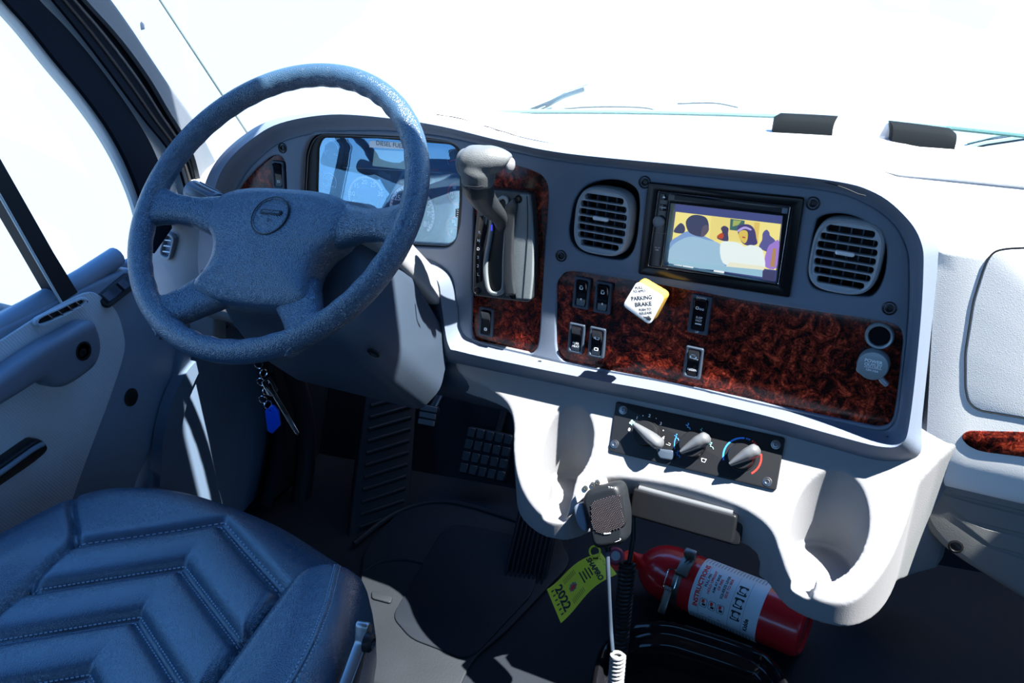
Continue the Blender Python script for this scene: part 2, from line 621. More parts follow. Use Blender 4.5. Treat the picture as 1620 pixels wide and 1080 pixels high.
# ---- left front door
door = struct(bpy.data.objects.new('door_1', None))
COL.objects.link(door)
door.location = (-1.0, -0.4, -0.78)
ROOT[door.name] = Matrix.Translation(door.location)
XP = FR['X']
front = [(-0.0633,-0.1361),(-0.0151,-0.1437),(0.0091,-0.1880),(0.0338,-0.2597),(0.0514,-0.3244),(0.0402,-0.3775),(-0.0226,-0.4287),(-0.0822,-0.4750),(-0.1390,-0.5088),(-0.1833,-0.5445)]
rear_top = [(-1.32, -0.115)]
belt = [(-0.2906,-0.1114),(-0.1803,-0.1202)]
dp = plate(at(XP, 0, 0, -1.0), [(p[0], p[1]) for p in rear_top + belt + front] + [(-0.08, -0.74), (-1.32, -0.74)], n0=-0.06, n1=0.0, bev=0.008, res=3)
obj('door_panel', dp, 'door_blue', door)
inset = cr([(-0.2270,-0.1240),(-0.1307,-0.1326),(-0.0981,-0.1576),(-0.0792,-0.1944),(-0.0780,-0.2301),(-0.0834,-0.2590),(-0.1020,-0.2842),(-0.1533,-0.3303),(-0.2069,-0.3727),(-0.2643,-0.4193),(-0.3351,-0.4830)], 5, False)
inp = plate(at(XP, 0, 0, -1.0), [(-1.25, -0.135)] + [tuple(p) for p in inset] + [(-0.36, -0.72), (-1.25, -0.72)], n0=0.001, n1=0.006, bev=0.003, res=3)
obj('inset_panel', inp, 'door_grey', door)
# window ledge
lg = tube([Vector((-1.02, -1.32, -0.118)), Vector((-1.02, -0.35, -0.118)), Vector((-1.02, -0.10, -0.124)), Vector((-1.02, -0.02, -0.122))], 0.018, 14)
obj('window_ledge', lg, 'door_blue', door)
# vent in the door top
vo = cr([(-0.2417,-0.1264),(-0.2333,-0.1217),(-0.1979,-0.1259),(-0.1500,-0.1321),(-0.1343,-0.1403),(-0.1368,-0.1487),(-0.1753,-0.1476),(-0.2222,-0.1409),(-0.2389,-0.1346)], 5)
vi = cr([(-0.2346,-0.1296),(-0.2246,-0.1265),(-0.1913,-0.1313),(-0.1537,-0.1352),(-0.1415,-0.1404),(-0.1450,-0.1451),(-0.1780,-0.1430),(-0.2206,-0.1373),(-0.2320,-0.1336)], 5)
vd = obj('vent_frame', plate(at(XP, 0, 0, -0.99), vo, [vi], n0=-0.006, n1=0.003, bev=0.003), 'door_grey', door)
obj('vent_recess', plate(at(XP, 0, 0, -0.9935), vi, n0=-0.001, n1=0.0, bev=0.0003), 'black', door)
va = []
for px_ in [(-0.2116,-0.1317),(-0.1914,-0.1369),(-0.1716,-0.1388),(-0.1537,-0.1409)]:
    va.append(box(at(XP, px_[0], px_[1], -0.991, 30), (0, 0, 0), (0.002, 0.016, 0.006), 0.0008))
obj('vent_vane', join(*va), 'steel', door)
# pull handle with mount
ph_ = cr([(-0.4240,-0.1543),(-0.3568,-0.1507),(-0.2805,-0.1485),(-0.2213,-0.1527),(-0.1707,-0.1581),(-0.1622,-0.1793),(-0.1675,-0.2096),(-0.1879,-0.2300),(-0.2211,-0.2334),(-0.2543,-0.2300),(-0.2777,-0.2160),(-0.2900,-0.1966),(-0.3285,-0.1932),(-0.3744,-0.1902),(-0.4405,-0.1906)], 4)
hb = plate(at(XP, 0, 0, -0.95), ph_, n0=-0.045, n1=0.0, bev=0.014, res=4)
obj('pull_handle', hb, 'dash', door)
hr = (-0.2076,-0.1918)
obj('handle_recess', revolve(at(XP, hr[0], hr[1], -0.95), [(0.0155, 0.0), (0.0155, 0.0012), (0.0125, 0.0014), (0.0115, -0.001), (0.0001, -0.001)], 28), 'black', door)
obj('handle_screw', revolve(at(XP, hr[0] - 0.003, hr[1] - 0.001, -0.9508), [(0.007, 0.0), (0.0068, 0.0025), (0.004, 0.003), (0.0035, 0.001), (0.0001, 0.001)], 20), 'screw', door)
# lower pocket rail
pr = cr([(-0.4599,-0.2742),(-0.3954,-0.2813),(-0.3358,-0.2848),(-0.3203,-0.2876),(-0.3114,-0.3003),(-0.3123,-0.3145),(-0.3373,-0.3178),(-0.4091,-0.3122),(-0.4752,-0.3079)], 4)
obj('pocket_rail', plate(at(XP, 0, 0, -0.97), pr, n0=-0.03, n1=0.0, bev=0.008, res=4), 'black', door)
pg = [Vector((-0.966, p[0], p[1])) for p in [(-0.4672,-0.2822),(-0.4023,-0.2881),(-0.3426,-0.2910),(-0.3211,-0.2948)]]
obj('pocket_lip', tube(cr(pg, 5, False), 0.004, 10), 'door_blue', door)
hc = (-0.1031,-0.3578)
obj('hole_cap', revolve(at(XP, hc[0], hc[1], -1.0), [(0.0165, 0.0), (0.0165, 0.0015), (0.0145, 0.003), (0.0001, 0.0032)], 28), 'black', door)
# switches on the door top
sw = (-0.0591,-0.1640)
swf = mk((-1.0 + 0.002, sw[0], sw[1] + 0.012), (0.10, 0.93, 0.35), (-0.98, 0.17, 0.1), (0.15, -0.33, 0.93))
swf = look_frame((-0.992, sw[0] - 0.006, sw[1] + 0.004), (0.0, 1, 0.05), (0.75, -0.1, 0.65))
sp_ = thing('window_switch_plate', 'black oval two-button window switch plate on the top front corner of the door', 'switch', swf)
obj('base_plate', plate(swf, rect(0.082, 0.030, 0.012), n0=-0.006, n1=0.003, bev=0.002), 'black', sp_)
for dx in (-0.019, 0.019):
    pr_ = []
    for k in range(7):
        a_ = dx - 0.015 + 0.03 * k / 6
        hz = 0.004 + 0.009 * abs(k - 3) / 3 * (1 if k > 3 else 0.6)
        pr_.append([swf @ Vector((a_, -0.009, 0.002)), swf @ Vector((a_, 0.009, 0.002)), swf @ Vector((a_, 0.008, hz)), swf @ Vector((a_, -0.008, hz))])
    obj('rocker', loft(pr_), 'dash_dark', sp_, ang=60)
# side glass and its dividing bar
gl = plate(at(XP, 0, 0, -1.03), [(-1.32, -0.12), (0.02, -0.125), (0.10, -0.04), (0.05, 0.12), (-0.05, 0.26), (-0.30, 0.60), (-0.45, 0.80), (-1.32, 0.80)], n0=-0.003, n1=0.003, bev=0.001)
struct(obj('window_1', gl, 'glass'))
L_ = [(-0.2296,0.1741),(-0.2095,0.0711),(-0.1892,-0.0347),(-0.1719,-0.1292)]
R_ = [(-0.2108,0.2156),(-0.1898,0.1155),(-0.1566,-0.0497),(-0.1378,-0.1284)]
obj('glass_divider', band(at(XP, 0, 0, -1.0), [tuple(p) for p in L_], [tuple(p) for p in R_], -0.03, 0.0), 'rubber', door)
Lg = [(-0.2333,0.1700),(-0.2133,0.0669),(-0.1932,-0.0390),(-0.1751,-0.1318)]
obj('divider_trim', tube([Vector((-0.998, p[0], p[1])) for p in Lg], 0.0022, 8), 'pillar_light', door)
# things behind the door: mirror arm seen below the belt line
arm = tube([Vector((-1.30, p[0], p[1])) for p in [(-0.1023,-0.2146),(-0.0592,-0.2483),(-0.0137,-0.2855)]], 0.02, 12)
obj('mirror_arm', arm, 'dash', door)
arm2 = tube([Vector((-1.12, p[0], p[1])) for p in [(-0.0251,-0.1946),(0.0371,-0.1917),(0.1157,-0.2025)]], 0.009, 12)
obj('front_seal', arm2, 'door_blue', door)

# ---- A pillar, door frame bands (each a solid strip)
s0 = [(-0.1261,0.3683),(-0.0989,0.3149),(-0.0728,0.2737),(-0.0419,0.2158),(-0.0075,0.1546),(0.0226,0.0880),(0.0408,0.0196),(0.0470,-0.0530),(0.0392,-0.1395)]
s0b = [(-0.1386,0.3638),(-0.1120,0.3106),(-0.0869,0.2687),(-0.0568,0.2110),(-0.0233,0.1500),(0.0059,0.0837),(0.0242,0.0177),(0.0321,-0.0529),(0.0244,-0.1376)]
s1 = [(-0.0750,0.3611),(-0.0411,0.3046),(-0.0066,0.2584),(0.0276,0.2041),(0.0588,0.1457),(0.0868,0.0844),(0.1060,0.0255),(0.1112,-0.0350),(0.0986,-0.1158)]
s2 = [(-0.0424,0.3565),(-0.0062,0.2984),(0.0291,0.2406),(0.0685,0.1690),(0.0919,0.1241),(0.1198,0.0721),(0.1479,0.0255),(0.1694,-0.0260),(0.1722,-0.1211)]
s3 = [(-0.0012,0.3504),(0.0376,0.2907),(0.0720,0.2444),(0.1017,0.1993),(0.1318,0.1429),(0.1550,0.0861),(0.1785,0.0319),(0.1920,-0.0205),(0.1876,-0.1129)]
s2b = [(-0.0615,0.3589),(-0.0259,0.3020),(0.0087,0.2452),(0.0474,0.1749),(0.0704,0.1307),(0.0978,0.0797),(0.1254,0.0339),(0.1465,-0.0166),(0.1493,-0.1101)]
s4 = [(0.0144,0.3480),(0.0591,0.2869),(0.0891,0.2353),(0.1170,0.1808),(0.1500,0.1171),(0.1835,0.0568),(0.2084,-0.0067),(0.2208,-0.0580),(0.2094,-0.1201)]
s3b = [(-0.0214,0.3530),(0.0167,0.2944),(0.0505,0.2490),(0.0796,0.2047),(0.1091,0.1494),(0.1320,0.0936),(0.1551,0.0403),(0.1683,-0.0111),(0.1639,-0.1018)]
def cv(l):
    return [tuple(p) for p in cr(l, 5, False)]
pil = struct(bpy.data.objects.new('trim_1', None))
COL.objects.link(pil)
pil.location = (-1.0, 0.1, -0.15)
ROOT[pil.name] = Matrix.Translation(pil.location)
obj('frame_edge', band(at(XP, 0, 0, -1.0), cv(s0b), cv(s0), -0.008, 0.0), 'pillar_light', pil)
obj('door_seal', band(at(XP, 0, 0, -0.995), cv(s0), cv(s1), -0.010, 0.004), 'seal', pil)
obj('painted_frame', band(at(XP, 0, 0, -1.0), cv(s1), cv(s2), -0.012, -0.002), 'pillar_light', pil)
obj('inner_seal', band(at(XP, 0, 0, -0.98), cv(s2b), cv(s3), -0.006, 0.0), 'seal', pil)
mid = [((a[0] * .72 + b[0] * .28), (a[1] * .72 + b[1] * .28)) for a, b in zip(cv(s2b), cv(s3))]
obj('seal_bead', tube(L3(at(XP, 0, 0, -0.98), mid, 0.001), 0.003, 8), 'black_matt', pil)
mid2 = [((a[0] * .4 + b[0] * .6), (a[1] * .4 + b[1] * .6)) for a, b in zip(cv(s2b), cv(s3))]
obj('trim_bead', tube(L3(at(XP, 0, 0, -0.98), mid2, 0.001), 0.0025, 8), 'pillar', pil)
obj('pillar_cover', band(at(XP, 0, 0, -0.96), cv(s3b), cv(s4), -0.010, 0.0), 'pillar', pil)
pc = cv(s4)
obj('pillar_roll', tube(L3(at(XP, 0, 0, -0.972), pc, 0.0), 0.012, 12), 'pillar', pil)

# kick panel between door and footwell, with door seal
kick = plate(at(XP, 0, 0, -0.985), [(-0.30, -0.78), (0.62, -0.78), (0.62, -0.25), (0.22, -0.22), (0.06, -0.30), (-0.04, -0.44), (-0.22, -0.6)], n0=-0.05, n1=0.0, bev=0.006)
wk = struct(obj('trim_3', kick, 'kick'))
arc = cr([(0.2180,-0.3484),(0.1373,-0.3557),(0.0668,-0.3654),(0.0077,-0.3751),(-0.0469,-0.4080),(-0.0926,-0.4625),(-0.1315,-0.5365)], 6, False)
struct(obj('trim_4', band(at(XP, 0, 0, -0.975), [tuple(p) for p in arc], [(p[0] + 0.05, p[1] - 0.012) for p in arc], -0.02, 0.004), 'kick'))
sl = cr([tuple(p) for p in [(0.2051,-0.4904),(0.2078,-0.5740),(0.1898,-0.6464),(0.1529,-0.7061),(0.0954,-0.7667)]], 5, False)
struct(obj('trim_5', tube(L3(at(XP, 0, 0, -0.94), sl), 0.014, 12), 'seal'))
# inner footwell side with soft roll
fw = plate(at(XP, 0, 0, -0.93), [(p[0], p[1]) for p in sl] + [(0.7, -0.9), (0.7, -0.3), (0.30, -0.30)], n0=-0.03, n1=0.0, bev=0.01)
struct(obj('wall_left_footwell', fw, 'rubber'))
rl = [Vector((-0.89, p[0], p[1])) for p in cr([(0.2183,-0.4437),(0.2304,-0.5806),(0.2151,-0.6728),(0.1774,-0.7508),(0.1217,-0.8328)], 5, False)]
struct(obj('trim_6', tube(rl, 0.022, 14), 'rubber'))

# ================================================================== DASHBOARD
dash = thing('dashboard', 'dark grey moulded truck dashboard with hooded gauge bay and burl wood inserts', 'dashboard', loc=(-0.30, 0.1, -0.44))
K = [(-0.8731,0.0478,-0.1806),(-0.8659,0.0732,-0.0578),(-0.8544,0.0810,-0.0138),(-0.8241,0.0852,0.0258),(-0.7719,0.0861,0.0641),(-0.7071,0.0839,0.0962),(-0.6051,0.0741,0.1175),(-0.4973,0.0596,0.1206),(-0.4072,0.0461,0.1164),(-0.3049,0.0292,0.1046),(-0.2078,0.0141,0.0977),(-0.0310,-0.0105,0.0993),(0.1247,-0.0322,0.0998),(0.1820,-0.0422,0.0909),(0.2201,-0.0528,0.0663),(0.2398,-0.0613,0.0396),(0.2468,-0.0693,0.0071),(0.2540,-0.0860,-0.0662),(0.2598,-0.1100,-0.1738),(0.2561,-0.1167,-0.2078),(0.2333,-0.1159,-0.2189),(0.1773,-0.1077,-0.2174),(0.0780,-0.0924,-0.2112),(-0.0442,-0.0750,-0.2101),(-0.1573,-0.0600,-0.2142),(-0.2691,-0.0448,-0.2165),(-0.3781,-0.0295,-0.2166),(-0.4007,-0.0249,-0.2098),(-0.4113,-0.0118,-0.1559),(-0.4218,-0.0000,-0.1080),(-0.4792,0.0082,-0.1072),(-0.6271,0.0240,-0.1305),(-0.7932,0.0369,-0.1789)]
I_ = [(-0.8399,0.0819,-0.1684),(-0.8627,0.1049,-0.0763),(-0.8439,0.1097,-0.0413),(-0.8154,0.1138,-0.0039),(-0.7832,0.1151,0.0234),(-0.7328,0.1147,0.0547),(-0.6508,0.1080,0.0769),(-0.5370,0.0947,0.0895),(-0.4346,0.0806,0.0910),(-0.3230,0.0629,0.0814),(-0.2204,0.0468,0.0740),(-0.0379,0.0213,0.0746),(0.1220,-0.0011,0.0749),(0.1752,-0.0108,0.0644),(0.2081,-0.0194,0.0457),(0.2276,-0.0278,0.0193),(0.2357,-0.0354,-0.0105),(0.2441,-0.0516,-0.0807),(0.2479,-0.0736,-0.1804),(0.2431,-0.0802,-0.2147),(0.2188,-0.0785,-0.2225),(0.1679,-0.0709,-0.2206),(0.0755,-0.0579,-0.2205),(-0.0502,-0.0397,-0.2178),(-0.1715,-0.0235,-0.2216),(-0.2760,-0.0087,-0.2212),(-0.3703,0.0054,-0.2174),(-0.3955,0.0124,-0.2014),(-0.4021,0.0219,-0.1614),(-0.4176,0.0344,-0.1133),(-0.4849,0.0470,-0.0985),(-0.6484,0.0648,-0.1228),(-0.7884,0.0764,-0.1605)]
O_ = [(-0.9382,0.0986,-0.2127),(-0.9191,0.1239,-0.0824),(-0.9040,0.1317,-0.0361),(-0.8703,0.1366,0.0087),(-0.8125,0.1377,0.0520),(-0.7436,0.1352,0.0853),(-0.6348,0.1247,0.1076),(-0.5227,0.1096,0.1105),(-0.4234,0.0957,0.1110),(-0.3174,0.0779,0.0976),(-0.2160,0.0625,0.0920),(-0.0330,0.0373,0.0945),(0.1302,0.0146,0.0954),(0.1952,0.0035,0.0865),(0.2370,-0.0065,0.0674),(0.2605,-0.0172,0.0327),(0.2663,-0.0249,0.0006),(0.2724,-0.0446,-0.0873),(0.2795,-0.0695,-0.1985),(0.2824,-0.0792,-0.2418),(0.2404,-0.0782,-0.2645),(0.1818,-0.0695,-0.2623),(0.0779,-0.0534,-0.2555),(-0.0497,-0.0353,-0.2549),(-0.1680,-0.0193,-0.2579),(-0.2849,-0.0035,-0.2607),(-0.4083,0.0132,-0.2634),(-0.4321,0.0179,-0.2574),(-0.4454,0.0330,-0.1958),(-0.4564,0.0453,-0.1455),(-0.5044,0.0526,-0.1429),(-0.6589,0.0690,-0.1677),(-0.8476,0.0840,-0.2215)]
KK, II, OO = cr(K, 6), cr(I_, 6), cr(O_, 6)
nD = FR['D'].to_3x3() @ Vector((0, 0, 1))
rings = []
for k_, i_, o_ in zip(KK, II, OO):
    r_ = []
    up_ = k_ - nD * 0.035
    r_.append(o_ - nD * 0.03)
    r_.append(o_)
    r_.append(o_ + nD * 0.020)
    r_.append(o_.lerp(k_, 0.5) + nD * 0.012)
    r_.append(k_ + nD * 0.001)
    r_.append(k_.lerp(i_, 0.16) + nD * 0.003)
    r_.append(k_.lerp(i_, 0.42) - nD * 0.001)
    r_.append(k_.lerp(i_, 0.70) - nD * 0.006)
    r_.append(k_.lerp(i_, 0.90) - nD * 0.004)
    r_.append(i_ - nD * 0.001)
    r_.append(i_.lerp(k_, -0.10) - nD * 0.004)
    rings.append(r_)
rim = loft(rings, closed_ring=False, caps=False, closed_path=True)
Di = FR['D'].inverted()
Iuv = [(Di @ p).to_2d() for p in II]

H_wood_left = rnd([(-0.8600,-0.0780),(-0.8611,-0.0579),(-0.8304,-0.0211),(-0.7999,0.0060),(-0.7664,0.0296),(-0.7458,0.0338),(-0.7356,0.0233),(-0.7358,-0.0232),(-0.7388,-0.0723),(-0.8144,-0.0878)], 0.008)
H_cluster = rnd([(-0.7102,-0.0739),(-0.7060,-0.0198),(-0.6988,0.0394),(-0.6871,0.0640),(-0.6685,0.0758),(-0.5498,0.0834),(-0.4595,0.0877),(-0.4172,0.0859),(-0.4007,0.0782),(-0.3958,0.0525),(-0.3956,-0.0029),(-0.3981,-0.0423),(-0.4066,-0.0673),(-0.4212,-0.0785),(-0.4583,-0.0830),(-0.5981,-0.0961),(-0.6951,-0.0937)], 0.010)
H_shift = cr([(-0.3742,0.0189),(-0.3727,0.0427),(-0.3592,0.0563),(-0.3329,0.0599),(-0.3049,0.0610),(-0.2751,0.0560),(-0.2595,0.0477),(-0.2525,0.0303),(-0.2526,-0.0037),(-0.2536,-0.0567),(-0.2542,-0.1388),(-0.2553,-0.1968),(-0.2617,-0.2177),(-0.2765,-0.2250),(-0.3108,-0.2236),(-0.3606,-0.2219),(-0.3724,-0.2104),(-0.3743,-0.1811),(-0.3737,-0.0785)], 4)
H_ventL = cr([(-0.2167,-0.0230),(-0.2157,-0.0061),(-0.2106,0.0229),(-0.1957,0.0445),(-0.1683,0.0565),(-0.1394,0.0577),(-0.1203,0.0487),(-0.1143,0.0302),(-0.1134,0.0028),(-0.1144,-0.0205),(-0.1192,-0.0400),(-0.1311,-0.0518),(-0.1545,-0.0540),(-0.1926,-0.0510),(-0.2101,-0.0403)], 5)
H_ventR = cr([(0.1190,-0.0152),(0.1193,0.0277),(0.1239,0.0427),(0.1448,0.0496),(0.1702,0.0470),(0.1957,0.0328),(0.2079,0.0119),(0.2105,-0.0221),(0.2028,-0.0462),(0.1863,-0.0512),(0.1609,-0.0525),(0.1332,-0.0510),(0.1216,-0.0381)], 5)
H_radio = rnd([(-0.1027,0.0594),(0.1004,0.0630),(0.1005,-0.0663),(-0.1050,-0.0676)], 0.003)
H_wood = rnd([(-0.2314,-0.1014),(-0.2202,-0.0851),(-0.2073,-0.0811),(-0.0673,-0.0797),(0.0476,-0.0816),(0.1370,-0.0805),(0.1822,-0.0791),(0.2269,-0.0792),(0.2401,-0.0825),(0.2461,-0.0957),(0.2540,-0.1964),(0.2510,-0.2143),(0.2375,-0.2213),(0.1755,-0.2219),(0.0823,-0.2217),(0.0148,-0.2211),(-0.0777,-0.2222),(-0.1667,-0.2245),(-0.2123,-0.2240),(-0.2224,-0.2138),(-0.2265,-0.1982)], 0.006)
fas = plate('D', Iuv, [H_wood_left, H_cluster, H_shift, H_ventL, H_ventR, H_radio, H_wood], n0=-0.012, n1=0.0, bev=0.003, res=3)
obj('fascia', join(rim, fas), 'dash', dash, ang=50)
def grow(pts, d):
    c = Vector((0, 0))
    for p in pts:
        c += Vector((p[0], p[1]))
    c /= len(pts)
    return [Vector((p[0], p[1])) + (Vector((p[0], p[1])) - c).normalized() * d for p in pts]
obj('wood_inlay', plate('D', grow(H_wood, 0.004), n0=-0.012, n1=-0.005, bev=0.0005), 'burl', dash, label='wide burl wood inlay below the screen')
obj('wood_inlay', plate('D', grow(H_shift, 0.004), n0=-0.012, n1=-0.006, bev=0.0005), 'burl', dash, label='burl wood inlay around the gear selector')
obj('wood_inlay', plate('D', grow(H_wood_left, 0.004), n0=-0.012, n1=-0.005, bev=0.0005), 'burl', dash, label='small burl wood inlay left of the gauges')

# top cover
front_c = [o_ - nD * 0.004 for o_ in OO[5:14 * 6 + 1]]
nb = len(front_c)
bk = cr([(-0.99, 0.16, -0.05), (-0.93, 0.26, -0.02), (-0.75, 0.36, 0.01), (-0.40, 0.43, 0.018), (0.02, 0.465, 0.018), (0.30, 0.44, 0.018)], 30, False)
def resample(P, n):
    L = [0.0]
    for a, b in zip(P, P[1:]):
        L.append(L[-1] + (b - a).length)
    out = []
    j = 0
    for i in range(n):
        t = L[-1] * i / (n - 1)
        while j < len(P) - 2 and L[j + 1] < t:
            j += 1
        f = (t - L[j]) / max(1e-9, L[j + 1] - L[j])
        out.append(P[j].lerp(P[j + 1], min(1, f)))
    return out
bk = resample(bk, nb)
front_c = resample(front_c, nb)
tr_ = []
for a, b in zip(front_c, bk):
    tr_.append([a + Vector((0, 0, -0.02)), a, a.lerp(b, 0.12) + Vector((0, 0, 0.006)), a.lerp(b, 0.4) + Vector((0, 0, 0.014)), a.lerp(b, 0.75) + Vector((0, 0, 0.008)), b, b + Vector((0, 0, -0.03))])
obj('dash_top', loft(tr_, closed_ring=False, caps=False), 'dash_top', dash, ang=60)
# passenger side: soft curved cover
prof = [(-0.43, 0.09), (-0.41, 0.108), (-0.2, 0.118), (-0.08, 0.11), (-0.035, 0.095), (-0.012, 0.065), (-0.006, 0.03), (-0.005, -0.05), (-0.005, -0.15), (-0.005, -0.235), (-0.008, -0.262), (-0.014, -0.285), (-0.03, -0.292), (-0.1, -0.30)]
pf = cr([(p[0], p[1], 0) for p in prof], 4, False)
pr2 = []
for i in range(22):
    uu = 0.262 + 0.54 * (i / 21)
    seam = 0.004 if i == 0 else 0
    m_ = FR['D']
    row = []
    for p in pf:
        # seam runs from u .255 at the top to .302 at the bottom
        sh = 0.047 * max(0, min(1, (0.05 - p.y) / 0.34)) * (1 - i / 21)
        back_ = max(0.0, min(1.0, (p.y - 0.02) / 0.05)) * (1 - i / 21) * 0.10
        row.append(m_ @ Vector((uu - 0.004 + sh - back_, p.y - 0.004 * (back_ > 0.02), p.x - seam - (0.012 if back_ > 0.02 and p.x > -0.05 else 0))))
    pr2.append(row)
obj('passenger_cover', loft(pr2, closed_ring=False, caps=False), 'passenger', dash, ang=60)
ab = rnd([(0.3174,0.0017),(0.3193,0.0158),(0.3245,0.0265),(0.3360,0.0313),(0.3652,0.0371),(0.5193,0.0418),(0.5837,-0.1799),(0.3956,-0.1698),(0.3462,-0.1716),(0.3342,-0.1642),(0.3271,-0.1463),(0.3186,-0.1021),(0.3148,-0.0364)], 0.008)
obj('airbag_lid', plate('D', ab, n0=-0.012, n1=-0.0036, bev=0.0015, res=3), 'passenger', dash)
abg = tube(L3('D', grow(ab, 0.001), -0.0048), 0.0012, 6, closed=True, caps=False)
obj('lid_gap', abg, 'black_matt', dash)
pw = rnd([(0.3352,-0.2135),(0.3359,-0.2063),(0.3414,-0.2014),(0.3994,-0.1883),(0.4893,-0.1801),(0.5913,-0.1769),(0.6018,-0.2182),(0.4977,-0.2168),(0.4062,-0.2208),(0.3652,-0.2249),(0.3553,-0.2249),(0.3431,-0.2211)], 0.006)
obj('wood_inlay', plate('D', pw, n0=-0.010, n1=-0.003, bev=0.001), 'burl', dash, label='oval burl wood strip on the passenger side')
# lower passenger trim, with three pressed grooves
lpF = look_frame(FR['D'] @ Vector((0.30, -0.285, -0.01)), FR['D'].to_3x3() @ Vector((1, 0, 0)), FR['D'].to_3x3() @ Vector((0, 0.42, 0.9)) * 1 + Vector((0, 0, -0.9)))
def onplane(F, pts):
    return pts
lp0 = [(0.2941,-0.0842,-0.2957),(0.3270,-0.0852,-0.2792),(0.4602,-0.0987,-0.2548),(0.6333,-0.1219,-0.2493),(0.6996,-0.1916,-0.5308),(0.4358,-0.1309,-0.4206),(0.3612,-0.1141,-0.3912),(0.3338,-0.1072,-0.3773),(0.3107,-0.0999,-0.3580),(0.2965,-0.0931,-0.3359)]
lp1 = [p for p in lp0]
cpt = Vector(lp1[0])
prl = []
lpuv = [((Di @ Vector(p)).x, (Di @ Vector(p)).y) for p in lp1]
lpm = plate('D', rnd(lpuv, 0.012), n0=-0.06, n1=-0.018, bev=0.012, res=4)
gro = []
for ln in ([(0.3275,-0.3013),(0.3584,-0.3016),(0.4239,-0.3022),(0.4793,-0.3013)], [(0.3575,-0.3320),(0.3868,-0.3333),(0.4304,-0.3334),(0.4864,-0.3337)], [(0.3892,-0.3601),(0.4145,-0.3613),(0.4367,-0.3634),(0.4935,-0.3657)]):
    gro.append(tube(L3('D', ln, -0.017), [0.0012, 0.004, 0.0045, 0.0045], 8))
lower_tr = carve(lpm, cuts=gro)
obj('lower_trim', lower_tr, 'lower', dash)
hp = (0.3584,-0.3722)
obj('trim_screw', revolve(at('D', hp[0], hp[1], -0.018), [(0.0095, 0.0), (0.0095, 0.001), (0.007, 0.0015), (0.006, -0.001), (0.0001, -0.001)], 24), 'screw', dash)

# seam line on the top and defrost slits
sm = [(-0.5075,0.1961,0.1002),(-0.4232,0.1833,0.0959),(-0.3558,0.1729,0.0918),(-0.2492,0.1570,0.0875),(-0.1491,0.1427,0.0862),(-0.0779,0.1320,0.0829),(0.0166,0.1180,0.0797),(0.0849,0.1077,0.0763),(0.1426,0.0984,0.0706),(0.1787,0.0923,0.0663)]
sm = [(-0.4503,0.1242,0.1180),(-0.3934,0.1121,0.1180),(-0.3241,0.0868,0.1180),(-0.2211,0.0599,0.1180),(-0.1274,0.0404,0.1180),(-0.0605,0.0216,0.1180),(0.0018,0.0087,0.1180),(0.0572,-0.0018,0.1180),(0.1105,-0.0209,0.1180),(0.1712,-0.0522,0.1180)]
def on_top(p):
    # drop a point onto the dash top by interpolating the lofted rows
    best = None
    for row in tr_:
        for j in range(1, 5):
            for t in (0, .25, .5, .75):
                q_ = row[j].lerp(row[j + 1], t)
                d_ = (q_.x - p[0]) ** 2 + (q_.y - p[1]) ** 2
                if best is None or d_ < best[0]:
                    best = (d_, q_.z)
    return Vector((p[0], p[1], best[1]))
seamp = [on_top(p) + Vector((0, 0, 0.0005)) for p in cr(sm, 5, False)]
obj('cover_seam', tube(seamp, 0.0008, 6), 'black_matt', dash)
for a_, b_ in (((-0.0552,0.0137,0.1200), (-0.0397,0.0085,0.1200)), ((-0.0315,0.0073,0.1200), (0.0092,-0.0010,0.1200))):
    pa, pb = on_top(a_), on_top(b_)
    obj('defrost_slit', tube([pa, pb], 0.003, 8), 'dash', dash)
# fascia screws
scr_proto = None
for i, p in enumerate([(-0.7396,0.0458),(-0.4003,-0.2364),(-0.2470,-0.2355),(-0.2262,-0.0607),(-0.1092,0.0601),(0.1130,0.0585),(0.2236,-0.0601),(0.2537,-0.2345)]):
    hgt = 0.001 if i not in (1, 2, 7) else 0.012
    a = revolve(at('D', p[0], p[1], hgt), [(0.0088, -0.004), (0.0088, 0.0), (0.0072, 0.0006), (0.0066, -0.0015), (0.0052, -0.0015), (0.0050, 0.0012), (0.0032, 0.0016), (0.0026, -0.0008), (0.0001, -0.0008)], 24)
    obj('dash_screw', a, 'screw', dash)

# lower dash behind the wheel, knee cover and column surround
lowp = cr([(p[0], p[1], 0) for p in [(-0.04, -0.10), (-0.02, -0.14), (-0.012, -0.20), (-0.008, -0.25), (-0.03, -0.30), (-0.09, -0.335), (-0.25, -0.35), (-0.32, -0.28), (-0.32, -0.12)]], 4, False)
def urun(prof_, us, F='D'):
    return loft([[fm(F) @ Vector((u_, p.y, p.x)) for p in prof_] for u_ in us], True, True)
obj('lower_cover', urun(lowp, (-1.06, -0.98, -0.8, -0.6, -0.40)), 'dash', dash)
kb = cr([(p[0], p[1], 0) for p in [(-0.01, -0.205), (0.022, -0.215), (0.03, -0.24), (0.028, -0.265), (0.005, -0.285), (-0.02, -0.29)]], 4, False)
obj('knee_bolster', urun(kb, (-0.93, -0.92, -0.78, -0.60)), 'dash_light', dash)
obj('bolster_strip', box('D', (-0.765, -0.196, 0.006), (0.33, 0.014, 0.03), 0.004), 'lower', dash)
ep = [(-1.0946,-0.1275),(-0.8956,-0.0929),(-0.9299,-0.3601),(-0.9967,-0.3739),(-1.0905,-0.3135),(-1.1213,-0.2285)]
obj('end_cover', plate('D', rnd(ep, 0.01), n0=-0.03, n1=0.004, bev=0.004), 'dash_light', dash)
gs = [(-0.9446,-0.1368),(-0.9286,-0.1322),(-0.9455,-0.2601),(-0.9642,-0.3138),(-0.9741,-0.3157)]
obj('cover_gap', plate('D', gs, n0=-0.001, n1=0.0, bev=0.0002), 'black_matt', dash)
